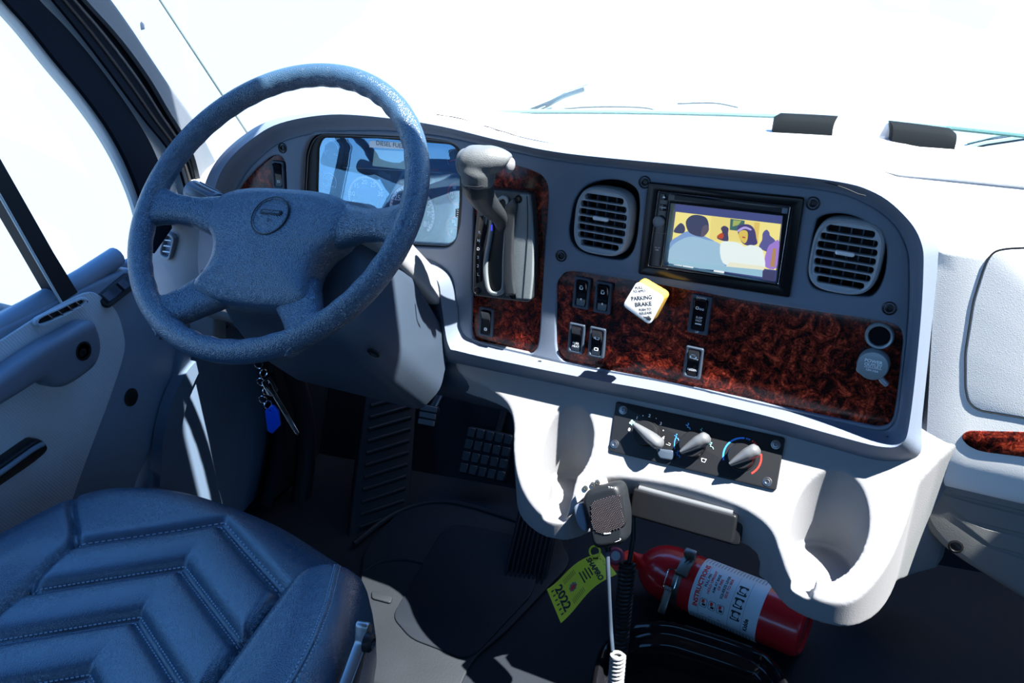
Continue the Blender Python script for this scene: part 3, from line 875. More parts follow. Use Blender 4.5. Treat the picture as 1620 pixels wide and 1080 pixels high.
dk = [(-0.7012,0.0543,-0.3022),(-0.6468,0.0430,-0.3194),(-0.5396,0.0302,-0.3086),(-0.4473,0.0200,-0.2958),(-0.4146,0.0141,-0.3020),(-0.3670,0.0030,-0.3223),(-0.3205,-0.0040,-0.3248),(-0.2974,-0.0108,-0.3412)]
lcs = cr([(p[0], p[1], 0) for p in [(0.0, -0.25), (0.02, -0.275), (0.012, -0.31), (-0.03, -0.345), (-0.10, -0.36), (-0.16, -0.34), (-0.16, -0.27)]], 4, False)
obj('column_surround', urun(lcs, (-0.72, -0.60, -0.50, -0.40, -0.30)), 'dash_dark', dash)

# ================================================================== INSTRUMENT CLUSTER
clF = at('D', -0.53, 0.0, -0.03)
cl = thing('instrument_cluster', 'gauge cluster behind the steering wheel with black dials under a clear lens', 'gauge cluster', clF)
gin = rnd([(-0.6780,-0.0893),(-0.6816,-0.0187),(-0.6757,0.0527),(-0.6660,0.0678),(-0.5587,0.0765),(-0.4212,0.0796),(-0.4077,0.0668),(-0.4072,-0.0062),(-0.4117,-0.0645),(-0.4310,-0.0795),(-0.6074,-0.0988)], 0.008)
obj('bezel', plate('D', grow(H_cluster, 0.003), [gin], n0=-0.030, n1=-0.0125, bev=0.002), 'black', cl)
lip = L3('D', [(p[0], p[1]) for p in grow(H_cluster, -0.0035)], -0.011)
obj('bezel_edge', tube(lip, 0.0010, 6, closed=True, caps=False), 'silver', cl)
obj('dial_face', plate('D', grow(H_cluster, 0.002), n0=-0.036, n1=-0.0315, bev=0.0003), 'face', cl)
def arc_strip(F, cx, cy, r0, r1, a0, a1, n_, z, dash_=0.0, k=30):
    m_ = fm(F)
    bm = bmesh.new()
    segs = n_ if dash_ else k
    for i in range(segs):
        t0 = a0 + (a1 - a0) * i / segs
        t1 = a0 + (a1 - a0) * (i + (1 - dash_)) / segs
        q_ = [(r0, t0), (r1, t0), (r1, t1), (r0, t1)]
        bm.faces.new([bm.verts.new(m_ @ Vector((cx + r * math.cos(R(t)), cy + r * math.sin(R(t)), z))) for r, t in q_])
    bmesh.ops.recalc_face_normals(bm, faces=bm.faces)
    g = bmesh.ops.extrude_face_region(bm, geom=bm.faces[:])
    nn = (m_.to_3x3() @ Vector((0, 0, -0.0003)))
    for v_ in [x for x in g['geom'] if isinstance(x, bmesh.types.BMVert)]:
        v_.co += nn
    return bm
ZF = -0.0312
def gauge(c, r, nums, arc, band_m='white', needle=None, full=True, big=False, tick=24):
    g = obj('gauge', join(revolve('D', [(r * 1.08, -0.0315), (r * 1.08, -0.0309), (r * 1.04, -0.0306), (r * 1.03, -0.0312)], 48, c[0], c[1], False)), 'black', cl)
    obj('scale', join(arc_strip('D', c[0], c[1], r * 0.90, r * 0.985, arc[0], arc[1], tick, ZF + 0.0006, 0.22), arc_strip('D', c[0], c[1], r * 0.975, r, arc[0], arc[1], 1, ZF + 0.0006)), band_m, g)
    if nums:
        tx = [text('D', s, c[0] + r * rr * math.cos(R(a)), c[1] + r * rr * math.sin(R(a)), ZF + 0.0006, r * (0.30 if big else 0.34), 0, 'CENTER', 0.0002) for s, a, rr in nums]
        obj('numerals', join(*tx), 'white', g)
    if needle is not None:
        a = R(needle)
        nf = at('D', c[0], c[1], ZF + 0.002, needle)
        obj('needle', plate(nf, [(-r * 0.12, -r * 0.03), (r * 0.7, -r * 0.02), (r * 0.7, r * 0.02), (-r * 0.12, r * 0.03)], n0=0, n1=0.0008, bev=0.0002), 'pink', g)
    return g
c1, c2 = (-0.6630,0.0472), (-0.6689,-0.0063)
c3, c4 = (-0.5933,-0.0262), (-0.5051,-0.0364)
c5, c6, c7 = (-0.4244,0.0552), (-0.4211,0.0024), (-0.4211,-0.0522)
gauge(c1, 0.0155, [('0', 200, .6), ('100', -50, .6)], (-40, 220), needle=135)
gauge(c2, 0.0150, [('100', 235, .6), ('150', 130, .6), ('200', 50, .55), ('250', -55, .6)], (-40, 220), needle=160)
gauge(c3, 0.0375, [('10', 170, .78), ('15', 135, .74), ('20', 98, .74), ('25', 62, .74), ('30', 22, .80), ('5', 200, .76)], (30, 215), needle=None, big=True, tick=30)
gauge(c4, 0.0430, [('5', 215, .76), ('15', 178, .78), ('25', 145, .78), ('35', 112, .76), ('45', 85, .76), ('55', 55, .76), ('65', 28, .78), ('75', 0, .80), ('85', -30, .78)], (-42, 222), needle=180, big=True, tick=34)
gauge(c5, 0.0165, [], (-40, 220), 'dim', needle=200)
gauge(c6, 0.0175, [('50', 120, .6), ('75', 180, .6), ('0', 215, .6), ('100', 40, .6)], (100, 290), 'redp', needle=170)
gauge(c7, 0.0195, [('50', 120, .6), ('0', 215, .6), ('60', 100, .3)], (100, 250), 'redp', needle=178)
lc_ = [(-0.5767,0.0555),(-0.4767,0.0610),(-0.4776,0.0307),(-0.5808,0.0291)]
obj('trip_display', plate('D', rnd(lc_, 0.002), n0=-0.0315, n1=-0.0304, bev=0.0003), 'lcd', cl)
dl = [(-0.6388,0.0204),(-0.5821,0.0244),(-0.4494,0.0318)]
obj('face_line', tube(L3('D', dl, -0.0312), 0.0005, 6), 'dim', cl)
tx_ = (-0.4607,0.0358)
obj('warning_text', text('D', 'BRAKE', tx_[0], tx_[1], ZF + 0.0004, 0.0034), 'redp', cl)
for p in [(-0.6308,0.0122),(-0.5479,0.0148),(-0.4639,0.0187)]:
    obj('face_button', revolve('D', [(0.0042, -0.0315), (0.0042, -0.0305), (0.0001, -0.0302)], 20, p[0], p[1]), 'dash_dark', cl)
obj('lens', plate('D', grow(H_cluster, -0.004), n0=-0.0165, n1=-0.0150, bev=0.0004), 'lens', cl)
st_ = [(-0.5739,0.0714),(-0.4701,0.0765),(-0.4714,0.0659),(-0.5746,0.0610)]
dfs = thing('warning_sticker', 'white DIESEL FUEL ONLY sticker on the gauge cluster lens', 'sticker', at('D', st_[0][0], st_[0][1], -0.0145))
obj('label_sheet', plate('D', rnd(st_, 0.0006), n0=-0.0149, n1=-0.0146, bev=0.0001), 'label', dfs)
sc_ = (-0.5207,0.0689)
obj('lettering', text('D', 'DIESEL FUEL ONLY', sc_[0], sc_[1], -0.0145, 0.0098, -0.3, sx=1.0), 'ink', dfs)
s2_ = [(-0.4140,-0.0175),(-0.4027,-0.0165),(-0.4028,-0.0301),(-0.4142,-0.0307)]
mst = thing('small_sticker', 'tiny black sticker with white rows low on the right of the gauge lens', 'sticker', at('D', s2_[0][0], s2_[0][1], -0.0145))
obj('label_sheet', plate('D', s2_, n0=-0.0149, n1=-0.0146, bev=0.0001), 'ink', mst)
rr_ = []
for k in range(4):
    y_ = s2_[0][1] + (s2_[3][1] - s2_[0][1]) * (k + 0.5) / 4
    rr_.append(box('D', ((s2_[0][0] + s2_[1][0]) / 2 - 0.0005, y_, -0.01455), (0.0065, 0.0016, 0.0002)))
obj('lettering', join(*rr_), 'label', mst)

# ================================================================== ROCKER SWITCHES
def rocker_switch(F, label, w_=0.0255, h_=0.0475, tilt=5.0, group=None):
    t = thing('rocker_switch', label, 'switch', F, group=group)
    obj('switch_bezel', plate(F, rect(w_, h_, 0.003), [rect(w_ * 0.66, h_ * 0.82, 0.003)], n0=-0.003, n1=0.006, bev=0.0018, res=3), 'dash_dark', t)
    prr = []
    N = 13
    hw, hh = w_ * 0.315, h_ * 0.40
    for k in range(N):
        y_ = -hh + 2 * hh * k / (N - 1)
        s_ = y_ / hh
        z_ = 0.0048 + 0.004 * s_ * s_ + (0.0030 * s_ * (1 if tilt > 0 else -1))
        ww = hw * (1 if abs(s_) < 0.85 else 0.86)
        prr.append([F @ Vector((-ww, y_, -0.002)), F @ Vector((ww, y_, -0.002)), F @ Vector((ww, y_, z_ - 0.0012)), F @ Vector((ww * 0.85, y_, z_)), F @ Vector((-ww * 0.85, y_, z_)), F @ Vector((-ww, y_, z_ - 0.0012))])
    obj('rocker', loft(prr), 'gloss_black', t, ang=40)
    return t
def zr(s_, tilt=5):
    return 0.0048 + 0.004 * s_ * s_ + 0.0030 * s_ * (1 if tilt > 0 else -1) + 0.0003
def sym(t, F, items, name='symbol', m='white'):
    bl = []
    for it in items:
        if it[0] == 't':
            _, s, x, y, sz = it[:5]
            bl.append(text(F, s, x, y, it[5] if len(it) > 5 else zr(y / 0.019), sz))
        elif it[0] == 'r':
            _, x, y, ww, hh = it[:5]
            z_ = zr(y / 0.019)
            bl.append(plate(at(F, x, y, z_), rect(ww, hh, min(ww, hh) * 0.3), [rect(ww * 0.6, hh * 0.55)], n0=0, n1=0.0003, bev=0.0001))
        elif it[0] == 'b':
            _, x, y, ww, hh = it[:5]
            bl.append(box(at(F, x, y, (it[5] if len(it) > 5 else zr(y / 0.019))), (0, 0, 0), (ww, hh, 0.0003)))
        elif it[0] == 'o':
            _, x, y, r_ = it[:4]
            bl.append(revolve(at(F, x, y, zr(y / 0.019)), [(r_, 0), (r_, 0.0003), (r_ * 0.6, 0.0003), (r_ * 0.6, 0)], 20, cap=False))
    obj(name, join(*bl), m, t)
LOCKTXT = [('r', 0, 0.0085, 0.0055, 0.0048), ('b', 0, 0.0122, 0.004, 0.0008), ('b', 0, -0.0095, 0.0022, 0.0030)]
def sF(p, n_=-0.005, rot=0):
    return at('D', p[0], p[1], n_, rot)
base = sF((-0.1904,-0.1116), rot=-1)
s1_ = rocker_switch(base, 'black padlock rocker switch, upper left of the four beside the parking brake knob')
F2 = sF((-0.1568,-0.1129), rot=-1)
s2x = copy_tree(s1_, F2, 'black padlock rocker switch, upper right of the four, nearest the parking brake knob')
F3 = sF((-0.1938,-0.1830), rot=-1)
s3x = copy_tree(s1_, F3, 'black rocker switch lettered MIRR HEAT, lower left of the four')
F4 = sF((-0.1609,-0.1829), rot=-1)
s4x = copy_tree(s1_, F4, 'black rocker switch with a car outline symbol, lower right of the four')
F6 = sF((-0.0147,-0.1839), rot=-1)
s6x = copy_tree(s1_, F6, 'black rocker switch lettered REGEN, alone at the foot of the wood panel')
F7 = sF((-0.3480,-0.1867), -0.006, -1)
s7x = copy_tree(s1_, F7, 'black rocker switch below the gear selector on wood')
F8 = sF((-0.7521,-0.0006), -0.005, 0)
s8x = copy_tree(s1_, F8, 'dark rocker switch on the small wood panel left of the gauges')
F5 = sF((-0.0135,-0.1124), rot=-1)
s5x = rocker_switch(F5, 'tall black rocker switch marked DOWN, SUSP HGT and UP', 0.0290, 0.0560)
for t_, F_ in ((s1_, base), (s2x, F2)):
    sym(t_, F_, LOCKTXT)
sym(s3x, F3, [('t', 'MIRR', 0, -0.008, 0.0048), ('t', 'HEAT', 0, -0.0125, 0.0048)])
sym(s4x, F4, [('r', 0.001, 0.008, 0.007, 0.005), ('b', -0.0035, 0.008, 0.002, 0.003), ('r', 0, -0.0105, 0.007, 0.005)])
sym(s6x, F6, [('r', 0, 0.0095, 0.010, 0.0042), ('b', 0, 0.0135, 0.006, 0.0006), ('b', 0.0035, 0.0065, 0.006, 0.0006), ('t', 'REGEN', 0, -0.011, 0.0045)])
sym(s7x, F7, [('o', 0, -0.0115, 0.0028), ('b', 0, -0.0115, 0.003, 0.0006)])
sym(s8x, F8, [('b', -0.001, -0.0095, 0.004, 0.0008), ('b', 0.001, -0.012, 0.004, 0.0008), ('b', 0.002, -0.0105, 0.0008, 0.004), ('b', -0.002, -0.0115, 0.0008, 0.004)])
sym(s5x, F5, [('t', 'DOWN', 0, 0.0242, 0.0042, 0.0062), ('t', 'UP', 0, -0.0250, 0.0042, 0.0062), ('r', -0.0035, 0.010, 0.0045, 0.004), ('o', 0.001, 0.009, 0.0014), ('o', 0.0045, 0.009, 0.0014), ('t', 'SUSP', 0, -0.0045, 0.0044), ('t', 'HGT', 0, -0.009, 0.0044), ('b', 0, -0.0135, 0.009, 0.0018)])

# ================================================================== GEAR SELECTOR
gsF = at('D', *(-0.3110,-0.0666), 0.0)
gs_ = thing('gear_selector', 'column-height automatic gear selector with grey T-shaped grip on a black and grey plate', 'gear shifter', gsF)
pl_o = rnd([(-0.3632,-0.0123),(-0.3522,0.0240),(-0.3189,0.0269),(-0.2792,0.0283),(-0.2734,0.0264),(-0.2699,-0.0004),(-0.2644,-0.0491),(-0.2634,-0.0962),(-0.2645,-0.1309),(-0.2709,-0.1373),(-0.3122,-0.1400),(-0.3626,-0.1427),(-0.3666,-0.1380),(-0.3675,-0.0780)], 0.004)
obj('base_plate', plate('D', pl_o, n0=-0.006, n1=0.012, bev=0.0035, res=3), 'shift_dark', gs_)
rp_ = rnd([(-0.2896,0.0251),(-0.2743,0.0256),(-0.2701,0.0003),(-0.2640,-0.0482),(-0.2630,-0.0952),(-0.2648,-0.1306),(-0.2893,-0.1335),(-0.2957,-0.1074),(-0.2978,-0.0599),(-0.2970,-0.0263),(-0.2934,0.0071)], 0.002)
obj('side_strip', plate('D', rp_, n0=0.010, n1=0.0165, bev=0.002, res=3), 'shift_plate', gs_)
rg = L3('D', [(-0.2780,0.0237),(-0.2751,-0.0067),(-0.2744,-0.0496),(-0.2761,-0.1040),(-0.2770,-0.1319)], 0.0166)
obj('strip_groove', tube(cr(rg, 4, False), 0.0006, 6), 'black', gs_)
ind = rnd([(-0.3572,-0.0164),(-0.3421,-0.0145),(-0.3430,-0.0331),(-0.3489,-0.0612),(-0.3495,-0.1171),(-0.3602,-0.1224),(-0.3623,-0.0910),(-0.3622,-0.0528)], 0.002)
obj('gear_window', plate('D', ind, n0=0.011, n1=0.0128, bev=0.0006), 'gloss_black', gs_)
gl_ = []
for s, p in zip('RND32L', [(-0.3560,-0.0417),(-0.3572,-0.0545),(-0.3575,-0.0673),(-0.3575,-0.0805),(-0.3572,-0.0937),(-0.3564,-0.1069)]):
    gl_.append(text('D', s, p[0], p[1], 0.01285, 0.0066))
obj('lettering', join(*gl_), 'white', gs_)
# slot with the raised channel round it
slot_o = cr([(-0.3395,-0.0422),(-0.3343,0.0020),(-0.3202,0.0185),(-0.3092,0.0175),(-0.3065,0.0055),(-0.3091,-0.0279),(-0.3093,-0.0684),(-0.3083,-0.1095),(-0.3106,-0.1274),(-0.3218,-0.1346),(-0.3365,-0.1318),(-0.3436,-0.1154),(-0.3464,-0.0878)], 5)
slot_i = cr([(-0.3335,-0.0414),(-0.3298,-0.0008),(-0.3192,0.0130),(-0.3125,0.0112),(-0.3119,-0.0051),(-0.3129,-0.0351),(-0.3142,-0.0760),(-0.3136,-0.1104),(-0.3154,-0.1229),(-0.3236,-0.1282),(-0.3328,-0.1263),(-0.3380,-0.1109),(-0.3397,-0.0833)], 5)
obj('gate_surround', plate('D', slot_o, [slot_i], n0=0.008, n1=0.0175, bev=0.002, res=3), 'shift_plate', gs_)
obj('gate_floor', plate('D', slot_i, n0=0.010, n1=0.0126, bev=0.0003), 'black', gs_)
rdg = rnd([(-0.3117,0.0054),(-0.2971,0.0196),(-0.2915,0.0080),(-0.2955,-0.0320),(-0.2955,-0.0655),(-0.2922,-0.1059),(-0.2876,-0.1259),(-0.3047,-0.1306),(-0.3086,-0.1086),(-0.3090,-0.0607)], 0.003)
obj('gate_ridge', plate('D', rdg, n0=0.010, n1=0.0215, bev=0.003, res=3), 'shift_dark', gs_)
for p in [(-0.2914,0.0173),(-0.3572,-0.1329),(-0.2962,-0.1299)]:
    obj('plate_screw', revolve(at('D', p[0], p[1], 0.0170 if p[0] > -0.345 and p[1] > -0.02 else 0.0128), [(0.006, -0.002), (0.006, 0.0006), (0.0052, 0.001), (0.0045, -0.0006), (0.0034, 0.0008), (0.0022, 0.001), (0.0018, -0.0004), (0.0001, -0.0004)], 20), 'screw', gs_)
# blue glint beside the lever, put in as a small glowing block
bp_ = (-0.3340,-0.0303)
obj('blue_glint', box('D', (bp_[0], bp_[1], 0.0165), (0.003, 0.010, 0.002), 0.0008), emis('blue_glint_glow', (0.05, 0.05, 0.9), 1.2), gs_)
# lever and grip: skeleton from the gate up to the T grip, towards the driver
def pt(lst, n_):
    return lst
lv = [(-0.3190,0.0270,-0.0253), (-0.3160,0.0127,-0.0032), (-0.3177,-0.0128,0.0208), (-0.3218,-0.0330,0.0444), (-0.3215,-0.0446,0.0625), (-0.3210,-0.0498,0.0773)]
neck = tube(cr(lv, 5, False), [0.0085 + 0.0135 * min(1, i / 20.0) for i in range(26)], 18)
g1 = [(-0.3363,-0.0427,0.1005), (-0.3286,-0.0457,0.1010), (-0.3109,-0.0497,0.1035), (-0.2941,-0.0475,0.1056), (-0.2831,-0.0435,0.1024), (-0.2779,-0.0430,0.0988)]
grip = tube(cr(g1, 5, False), [0.010, 0.014, 0.017, 0.019, 0.020, 0.021, 0.0215, 0.0215, 0.0215, 0.0215, 0.021, 0.0205, 0.020, 0.0195, 0.019, 0.018, 0.0172, 0.0165, 0.016, 0.0155, 0.015, 0.0145, 0.014, 0.0135, 0.013, 0.012], 20)
body2 = tube([(-0.3142,-0.0485,0.1069), (-0.3174,-0.0496,0.0900), (-0.3201,-0.0493,0.0708)], [0.020, 0.0245, 0.0225], 20)
gripb = blend(join(grip, body2,  ellipsoid('G', (-0.3363,-0.0436,0.0961), (0.0155, 0.0155, 0.0215), 20)), 0.0022, 6)
obj('lever', blend(neck, 0.0022, 3), 'shift_dark', gs_)
obj('grip', gripb, 'knobgrey', gs_)
bt = (-0.2746,-0.0436,0.0980)
btf = look_frame(bt, (0, 0, 1), FR['D'].to_3x3() @ Vector((0.9, -0.15, 0.35)))
obj('thumb_button', ellipsoid(btf, (0, 0, 0.001), (0.011, 0.0085, 0.005), 20), 'dash_light', gs_)
sr = tube(cr([(-0.3248,-0.0772,0.0771), (-0.3102,-0.0820,0.0787), (-0.3006,-0.0781,0.0792)], 5, False), 0.0012, 6)
obj('grip_seam', sr, 'black', gs_)

# ================================================================== AIR VENTS
def air_vent(F, label):
    t = thing('air_vent', label, 'air vent', F, group=None)
    W_, H_ = 0.083, 0.094
    out = []
    for i in range(64):
        a = 2 * math.pi * i / 64
        ca, sa = math.cos(a), math.sin(a)
        ex = 0.62
        out.append(Vector((W_ / 2 * math.copysign(abs(ca) ** ex, ca) + 0.0015 * math.sin(a), H_ / 2 * math.copysign(abs(sa) ** ex, sa))))
    holes = []
    rows = 7
    pitch = 0.0111
    def xlim(y):
        s_ = min(0.999, abs(y) / (H_ / 2))
        return W_ / 2 * (1 - s_ ** (2 / 0.62)) ** (0.62 / 2)
    for k in range(rows):
        y0 = (k - (rows - 1) / 2) * pitch
        yy = abs(y0) + pitch * 0.36
        xl = xlim(yy) - 0.0052
        holes.append(rect(2 * xl, pitch * 0.80, pitch * 0.36, 0, y0, 4))
    obj('vent_bezel', plate(F, out, holes, n0=-0.006, n1=0.004, bev=0.0012, res=2), 'vent', t)
    # rounded outer collar
    rings = []
    for p in out:
        o_ = Vector((p.x, p.y))
        rings.append([F @ Vector((p.x * 1.05, p.y * 1.045, -0.016)), F @ Vector((p.x * 1.04, p.y * 1.035, -0.004)), F @ Vector((p.x * 1.0, p.y * 1.0, 0.003)), F @ Vector((p.x * 0.95, p.y * 0.955, 0.0055)), F @ Vector((p.x * 0.90, p.y * 0.91, 0.0042)), F @ Vector((p.x * 0.90, p.y * 0.91, 0.0))])
    obj('vent_collar', loft(rings, False, False, True), 'vent', t, ang=60)
    for k in range(5):
        x_ = (k - 2) * 0.0145
        h_ = 2 * (xlim(0) and min(H_ / 2 * (1 - min(0.99, abs(x_) / (W_ / 2)) ** 3.2) ** 0.31, 0.04))
        obj('vane', box(at(F, x_, 0, -0.016), (0, 0, 0), (0.0020, h_, 0.014), 0.0009), 'dash_dark', t)
    obj('duct', loft([[F @ Vector((p.x * s_, p.y * s_, z_)) for p in out] for s_, z_ in ((1.0, -0.008), (0.97, -0.03), (0.8, -0.05))], True, False), 'black', t)
    obj('duct_back', plate(F, [p * 0.82 for p in out], n0=-0.052, n1=-0.048, bev=0.0005), 'black_matt', t)
    obj('slider', join(box(at(F, -0.001, 0.0055, 0.006), (0, 0, 0), (0.0235, 0.0055, 0.007), 0.0022), *[box(at(F, -0.010 + 0.0022 * q_, 0.0055, 0.0093), (0, 0, 0), (0.0009, 0.0052, 0.001)) for q_ in range(9)]), 'offwhite', t)
    return t
vF1 = at('D', *(-0.1656,-0.0023), 0.0, -1.5)
v1 = air_vent(vF1, 'rounded grey air vent in the dash between the gear selector and the screen')
vF2 = at('D', *(0.1621,-0.0031), 0.0, -1.5)
v2 = copy_tree(v1, vF2, 'rounded grey air vent in the dash to the right of the screen')
# vent bays behind the fascia holes
obj('vent_bay', plate('D', grow(H_ventL, 0.004), n0=-0.060, n1=-0.056, bev=0.0005), 'black_matt', dash)
obj('vent_bay', plate('D', grow(H_ventR, 0.004), n0=-0.060, n1=-0.056, bev=0.0005), 'black_matt', dash)
for Hh in (H_ventL, H_ventR):
    obj('vent_bay_wall', loft([L3('D', Hh, -0.003), L3('D', grow(Hh, -0.002), -0.02), L3('D', grow(Hh, -0.003), -0.058)], True, False), 'dash_dark', dash, ang=60)
# far left vent on the dash end
lvF = at('D', *(-1.0174,-0.1596), 0.012, -18)
lv_ = thing('air_vent', 'narrow pale vent at the far left dash end, seen through the wheel', 'air vent', lvF)
obj('vent_frame', plate(lvF, rnd([(-0.017, -0.028), (0.012, -0.028), (0.017, 0.028), (-0.010, 0.028)], 0.012), [rnd([(-0.012, -0.022), (0.008, -0.022), (0.012, 0.022), (-0.006, 0.022)], 0.009)], n0=-0.010, n1=0.002, bev=0.002), 'dash_light', lv_)
obj('vent_recess', plate(lvF, rnd([(-0.012, -0.022), (0.008, -0.022), (0.012, 0.022), (-0.006, 0.022)], 0.009), n0=-0.009, n1=-0.007, bev=0.0003), 'dash', lv_)
for k in range(3):
    obj('vane', box(at(lvF, 0, -0.012 + 0.012 * k, -0.003, 20), (0, 0, 0), (0.018, 0.002, 0.006), 0.0006), 'offwhite', lv_)

# ================================================================== HEAD UNIT
hu = thing('car_stereo', 'black double-height car stereo with a lit video screen in the dash centre', 'car stereo', at('D', 0, -0.065, 0))
o1 = rnd([(-0.1029,0.0613),(0.1018,0.0648),(0.1024,-0.0666),(-0.1050,-0.0678)], 0.003)
i1 = rnd([(-0.0880,0.0508),(0.0871,0.0519),(0.0865,-0.0512),(-0.0923,-0.0549)], 0.002)
obj('mounting_frame', plate('D', o1, [i1], n0=-0.010, n1=0.005, bev=0.0018, res=3), 'speckle', hu)
b_o = rnd([(-0.0863,0.0511),(0.0874,0.0522),(0.0866,-0.0495),(-0.0906,-0.0533)], 0.0015)
scr_c = [(-0.0678,0.0376),(0.0800,0.0396),(0.0835,-0.0494),(-0.0701,-0.0486)]
obj('face_plate', plate('D', b_o, [scr_c], n0=-0.006, n1=0.008, bev=0.0012, res=3), 'gloss_black', hu)
obj('face_edge', tube(L3('D', b_o, 0.0075), 0.0005, 6, closed=True, caps=False), 'chrome', hu)
obj('screen_edge', tube(L3('D', scr_c, 0.0078), 0.0004, 6, closed=True, caps=False), 'silver', hu)
obj('disc_slot', plate('D', rnd([(-0.0634,0.0489),(0.0798,0.0482),(0.0798,0.0434),(-0.0634,0.0432)], 0.001), n0=0.0072, n1=0.0084, bev=0.0003), 'black', hu)
dv = L3('D', [(-0.0692,0.0504),(-0.0696,0.0393),(-0.0715,-0.0449),(-0.0720,-0.0508)], 0.0081)
obj('divider_line', tube(dv, 0.0004, 6), 'silver', hu)
obj('divider_line', tube(L3('D', [(-0.0864,-0.0056),(-0.0698,-0.0042)], 0.0081), 0.0003, 6), 'silver', hu)
kn = (-0.0808,0.0111)
obj('volume_knob', revolve(at('D', kn[0], kn[1], 0.008), [(0.0080, 0), (0.0080, 0.004), (0.0074, 0.0052), (0.0062, 0.0054), (0.0056, 0.0046), (0.0001, 0.0046)], 32), 'silver', hu)
for (x_, y_, s_) in [(*p, k) for k, p in enumerate([(-0.0773,0.0450),(-0.0774,0.0306)])]:
    b_ = obj('button', plate('D', rect(0.0105, 0.0085, 0.001, x_, y_), n0=0.0075, n1=0.0092, bev=0.0006), 'gloss_black', hu)
    if s_ == 0:
        obj('symbol', plate(at('D', x_, y_, 0.0093), [(-0.002, -0.001), (0.002, -0.001), (0, 0.0015)], n0=0, n1=0.0003, bev=0.00005), 'white', b_)
    else:
        obj('symbol', text('D', 'MENU', x_, y_, 0.0095, 0.0032), 'white', b_)
q1 = (0.0815,0.0464)
obj('button', plate('D', rect(0.007, 0.007, 0.001, q1[0], q1[1]), n0=0.0075, n1=0.0092, bev=0.0006), 'dash', hu)
for s, p in (('AV IN', (-0.0800,-0.0254)), ('USB', (-0.0804,-0.0286))):
    obj('lettering', text('D', s, p[0], p[1], 0.0083, 0.0030), 'dim', hu)
obj('screen_bevel', loft([L3('D', scr_c, 0.0074), L3('D', [(-0.0635,0.0364),(0.0780,0.0383),(0.0813,-0.0481),(-0.0637,-0.0457)], 0.0003)], True, False), 'screen_frame', hu)
scr = obj('screen', plate('D', [(-0.0635,0.0364),(0.0780,0.0383),(0.0814,-0.0489),(-0.0636,-0.0461)], n0=-0.002, n1=0.0002, bev=0.0002), emis('screen_dark_bar', (0.055, 0.07, 0.22), 1.0), hu)
lay = [0.0003]
def pic(pts, col, smooth=False, s=1.0):
    p = cr(pts, 4) if smooth else pts
    obj('picture_area', plate('D', p, n0=lay[0], n1=lay[0] + 0.00012, bev=0.00003), emis('screen_colour', col, s), scr)
    lay[0] += 0.00013
pic([(-0.0618,0.0255),(0.0779,0.0274),(0.0801,-0.0336),(-0.0635,-0.0387)], (0.86, 0.76, 0.26))
pic([(-0.0130,0.0256),(0.0445,0.0261),(0.0460,-0.0020),(-0.0115,-0.0059)], (0.80, 0.68, 0.22))
pic([(0.0127,0.0258),(0.0317,0.0257),(0.0314,0.0113),(0.0136,0.0110)], (0.05, 0.14, 0.13))
pic([(0.0167,0.0246),(0.0275,0.0247),(0.0239,0.0190),(0.0167,0.0159)], (0.35, 0.42, 0.12))
pic([(0.0445,0.0257),(0.0513,0.0257),(0.0523,-0.0011),(0.0457,0.0001)], (0.72, 0.52, 0.13))
pic([(-0.0602,0.0031),(-0.0530,0.0114),(-0.0467,0.0061),(-0.0481,-0.0020),(-0.0607,-0.0026)], (0.05, 0.06, 0.13), True)
pic([(0.0019,0.0116),(0.0059,0.0155),(0.0117,0.0130),(0.0120,0.0064),(0.0129,-0.0046),(-0.0019,-0.0022),(0.0042,0.0057)], (0.06, 0.05, 0.12), True)
pic([(-0.0022,-0.0001),(0.0038,0.0057),(0.0068,0.0023),(0.0047,-0.0024)], (0.5, 0.07, 0.02), True)
pic([(0.0569,0.0126),(0.0608,0.0179),(0.0650,0.0148),(0.0666,0.0107),(0.0744,0.0042),(0.0749,-0.0110),(0.0553,-0.0073),(0.0572,0.0039)], (0.10, 0.10, 0.30), True)
pic([(0.0657,-0.0058),(0.0710,0.0016),(0.0789,0.0049),(0.0802,-0.0300),(0.0646,-0.0291)], (0.33, 0.20, 0.62), True)
pic([(0.0723,-0.0048),(0.0766,-0.0053),(0.0778,-0.0293),(0.0721,-0.0295)], (0.42, 0.24, 0.10))
pic([(-0.0649,-0.0181),(-0.0534,-0.0061),(-0.0428,0.0015),(-0.0292,0.0018),(-0.0152,-0.0030),(-0.0036,-0.0070),(0.0084,-0.0142),(0.0141,-0.0336),(0.0120,-0.0442),(-0.0621,-0.0454)], (0.20, 0.34, 0.62), True)
pic([(-0.0635,-0.0248),(-0.0506,-0.0114),(-0.0353,-0.0047),(-0.0148,-0.0063),(0.0046,-0.0103),(0.0119,-0.0340),(0.0099,-0.0447),(-0.0628,-0.0455)], (0.33, 0.52, 0.68), True)
pic([(-0.0460,0.0141),(-0.0406,0.0226),(-0.0308,0.0255),(-0.0193,0.0232),(-0.0145,0.0138),(-0.0150,0.0049),(-0.0208,-0.0027),(-0.0333,-0.0022),(-0.0418,0.0023)], (0.045, 0.055, 0.12), True)
pic([(-0.0224,0.0105),(-0.0160,0.0136),(-0.0137,0.0073),(-0.0177,-0.0004),(-0.0231,-0.0030)], (0.10, 0.09, 0.13), True)
pic([(0.0233,0.0156),(0.0302,0.0210),(0.0398,0.0212),(0.0463,0.0155),(0.0498,0.0051),(0.0516,-0.0023),(0.0412,-0.0061),(0.0309,-0.0020)], (0.06, 0.05, 0.17), True)
pic([(0.0243,0.0125),(0.0326,0.0184),(0.0414,0.0166),(0.0413,0.0144),(0.0330,0.0154),(0.0255,0.0100)], (0.45, 0.36, 0.75), True)
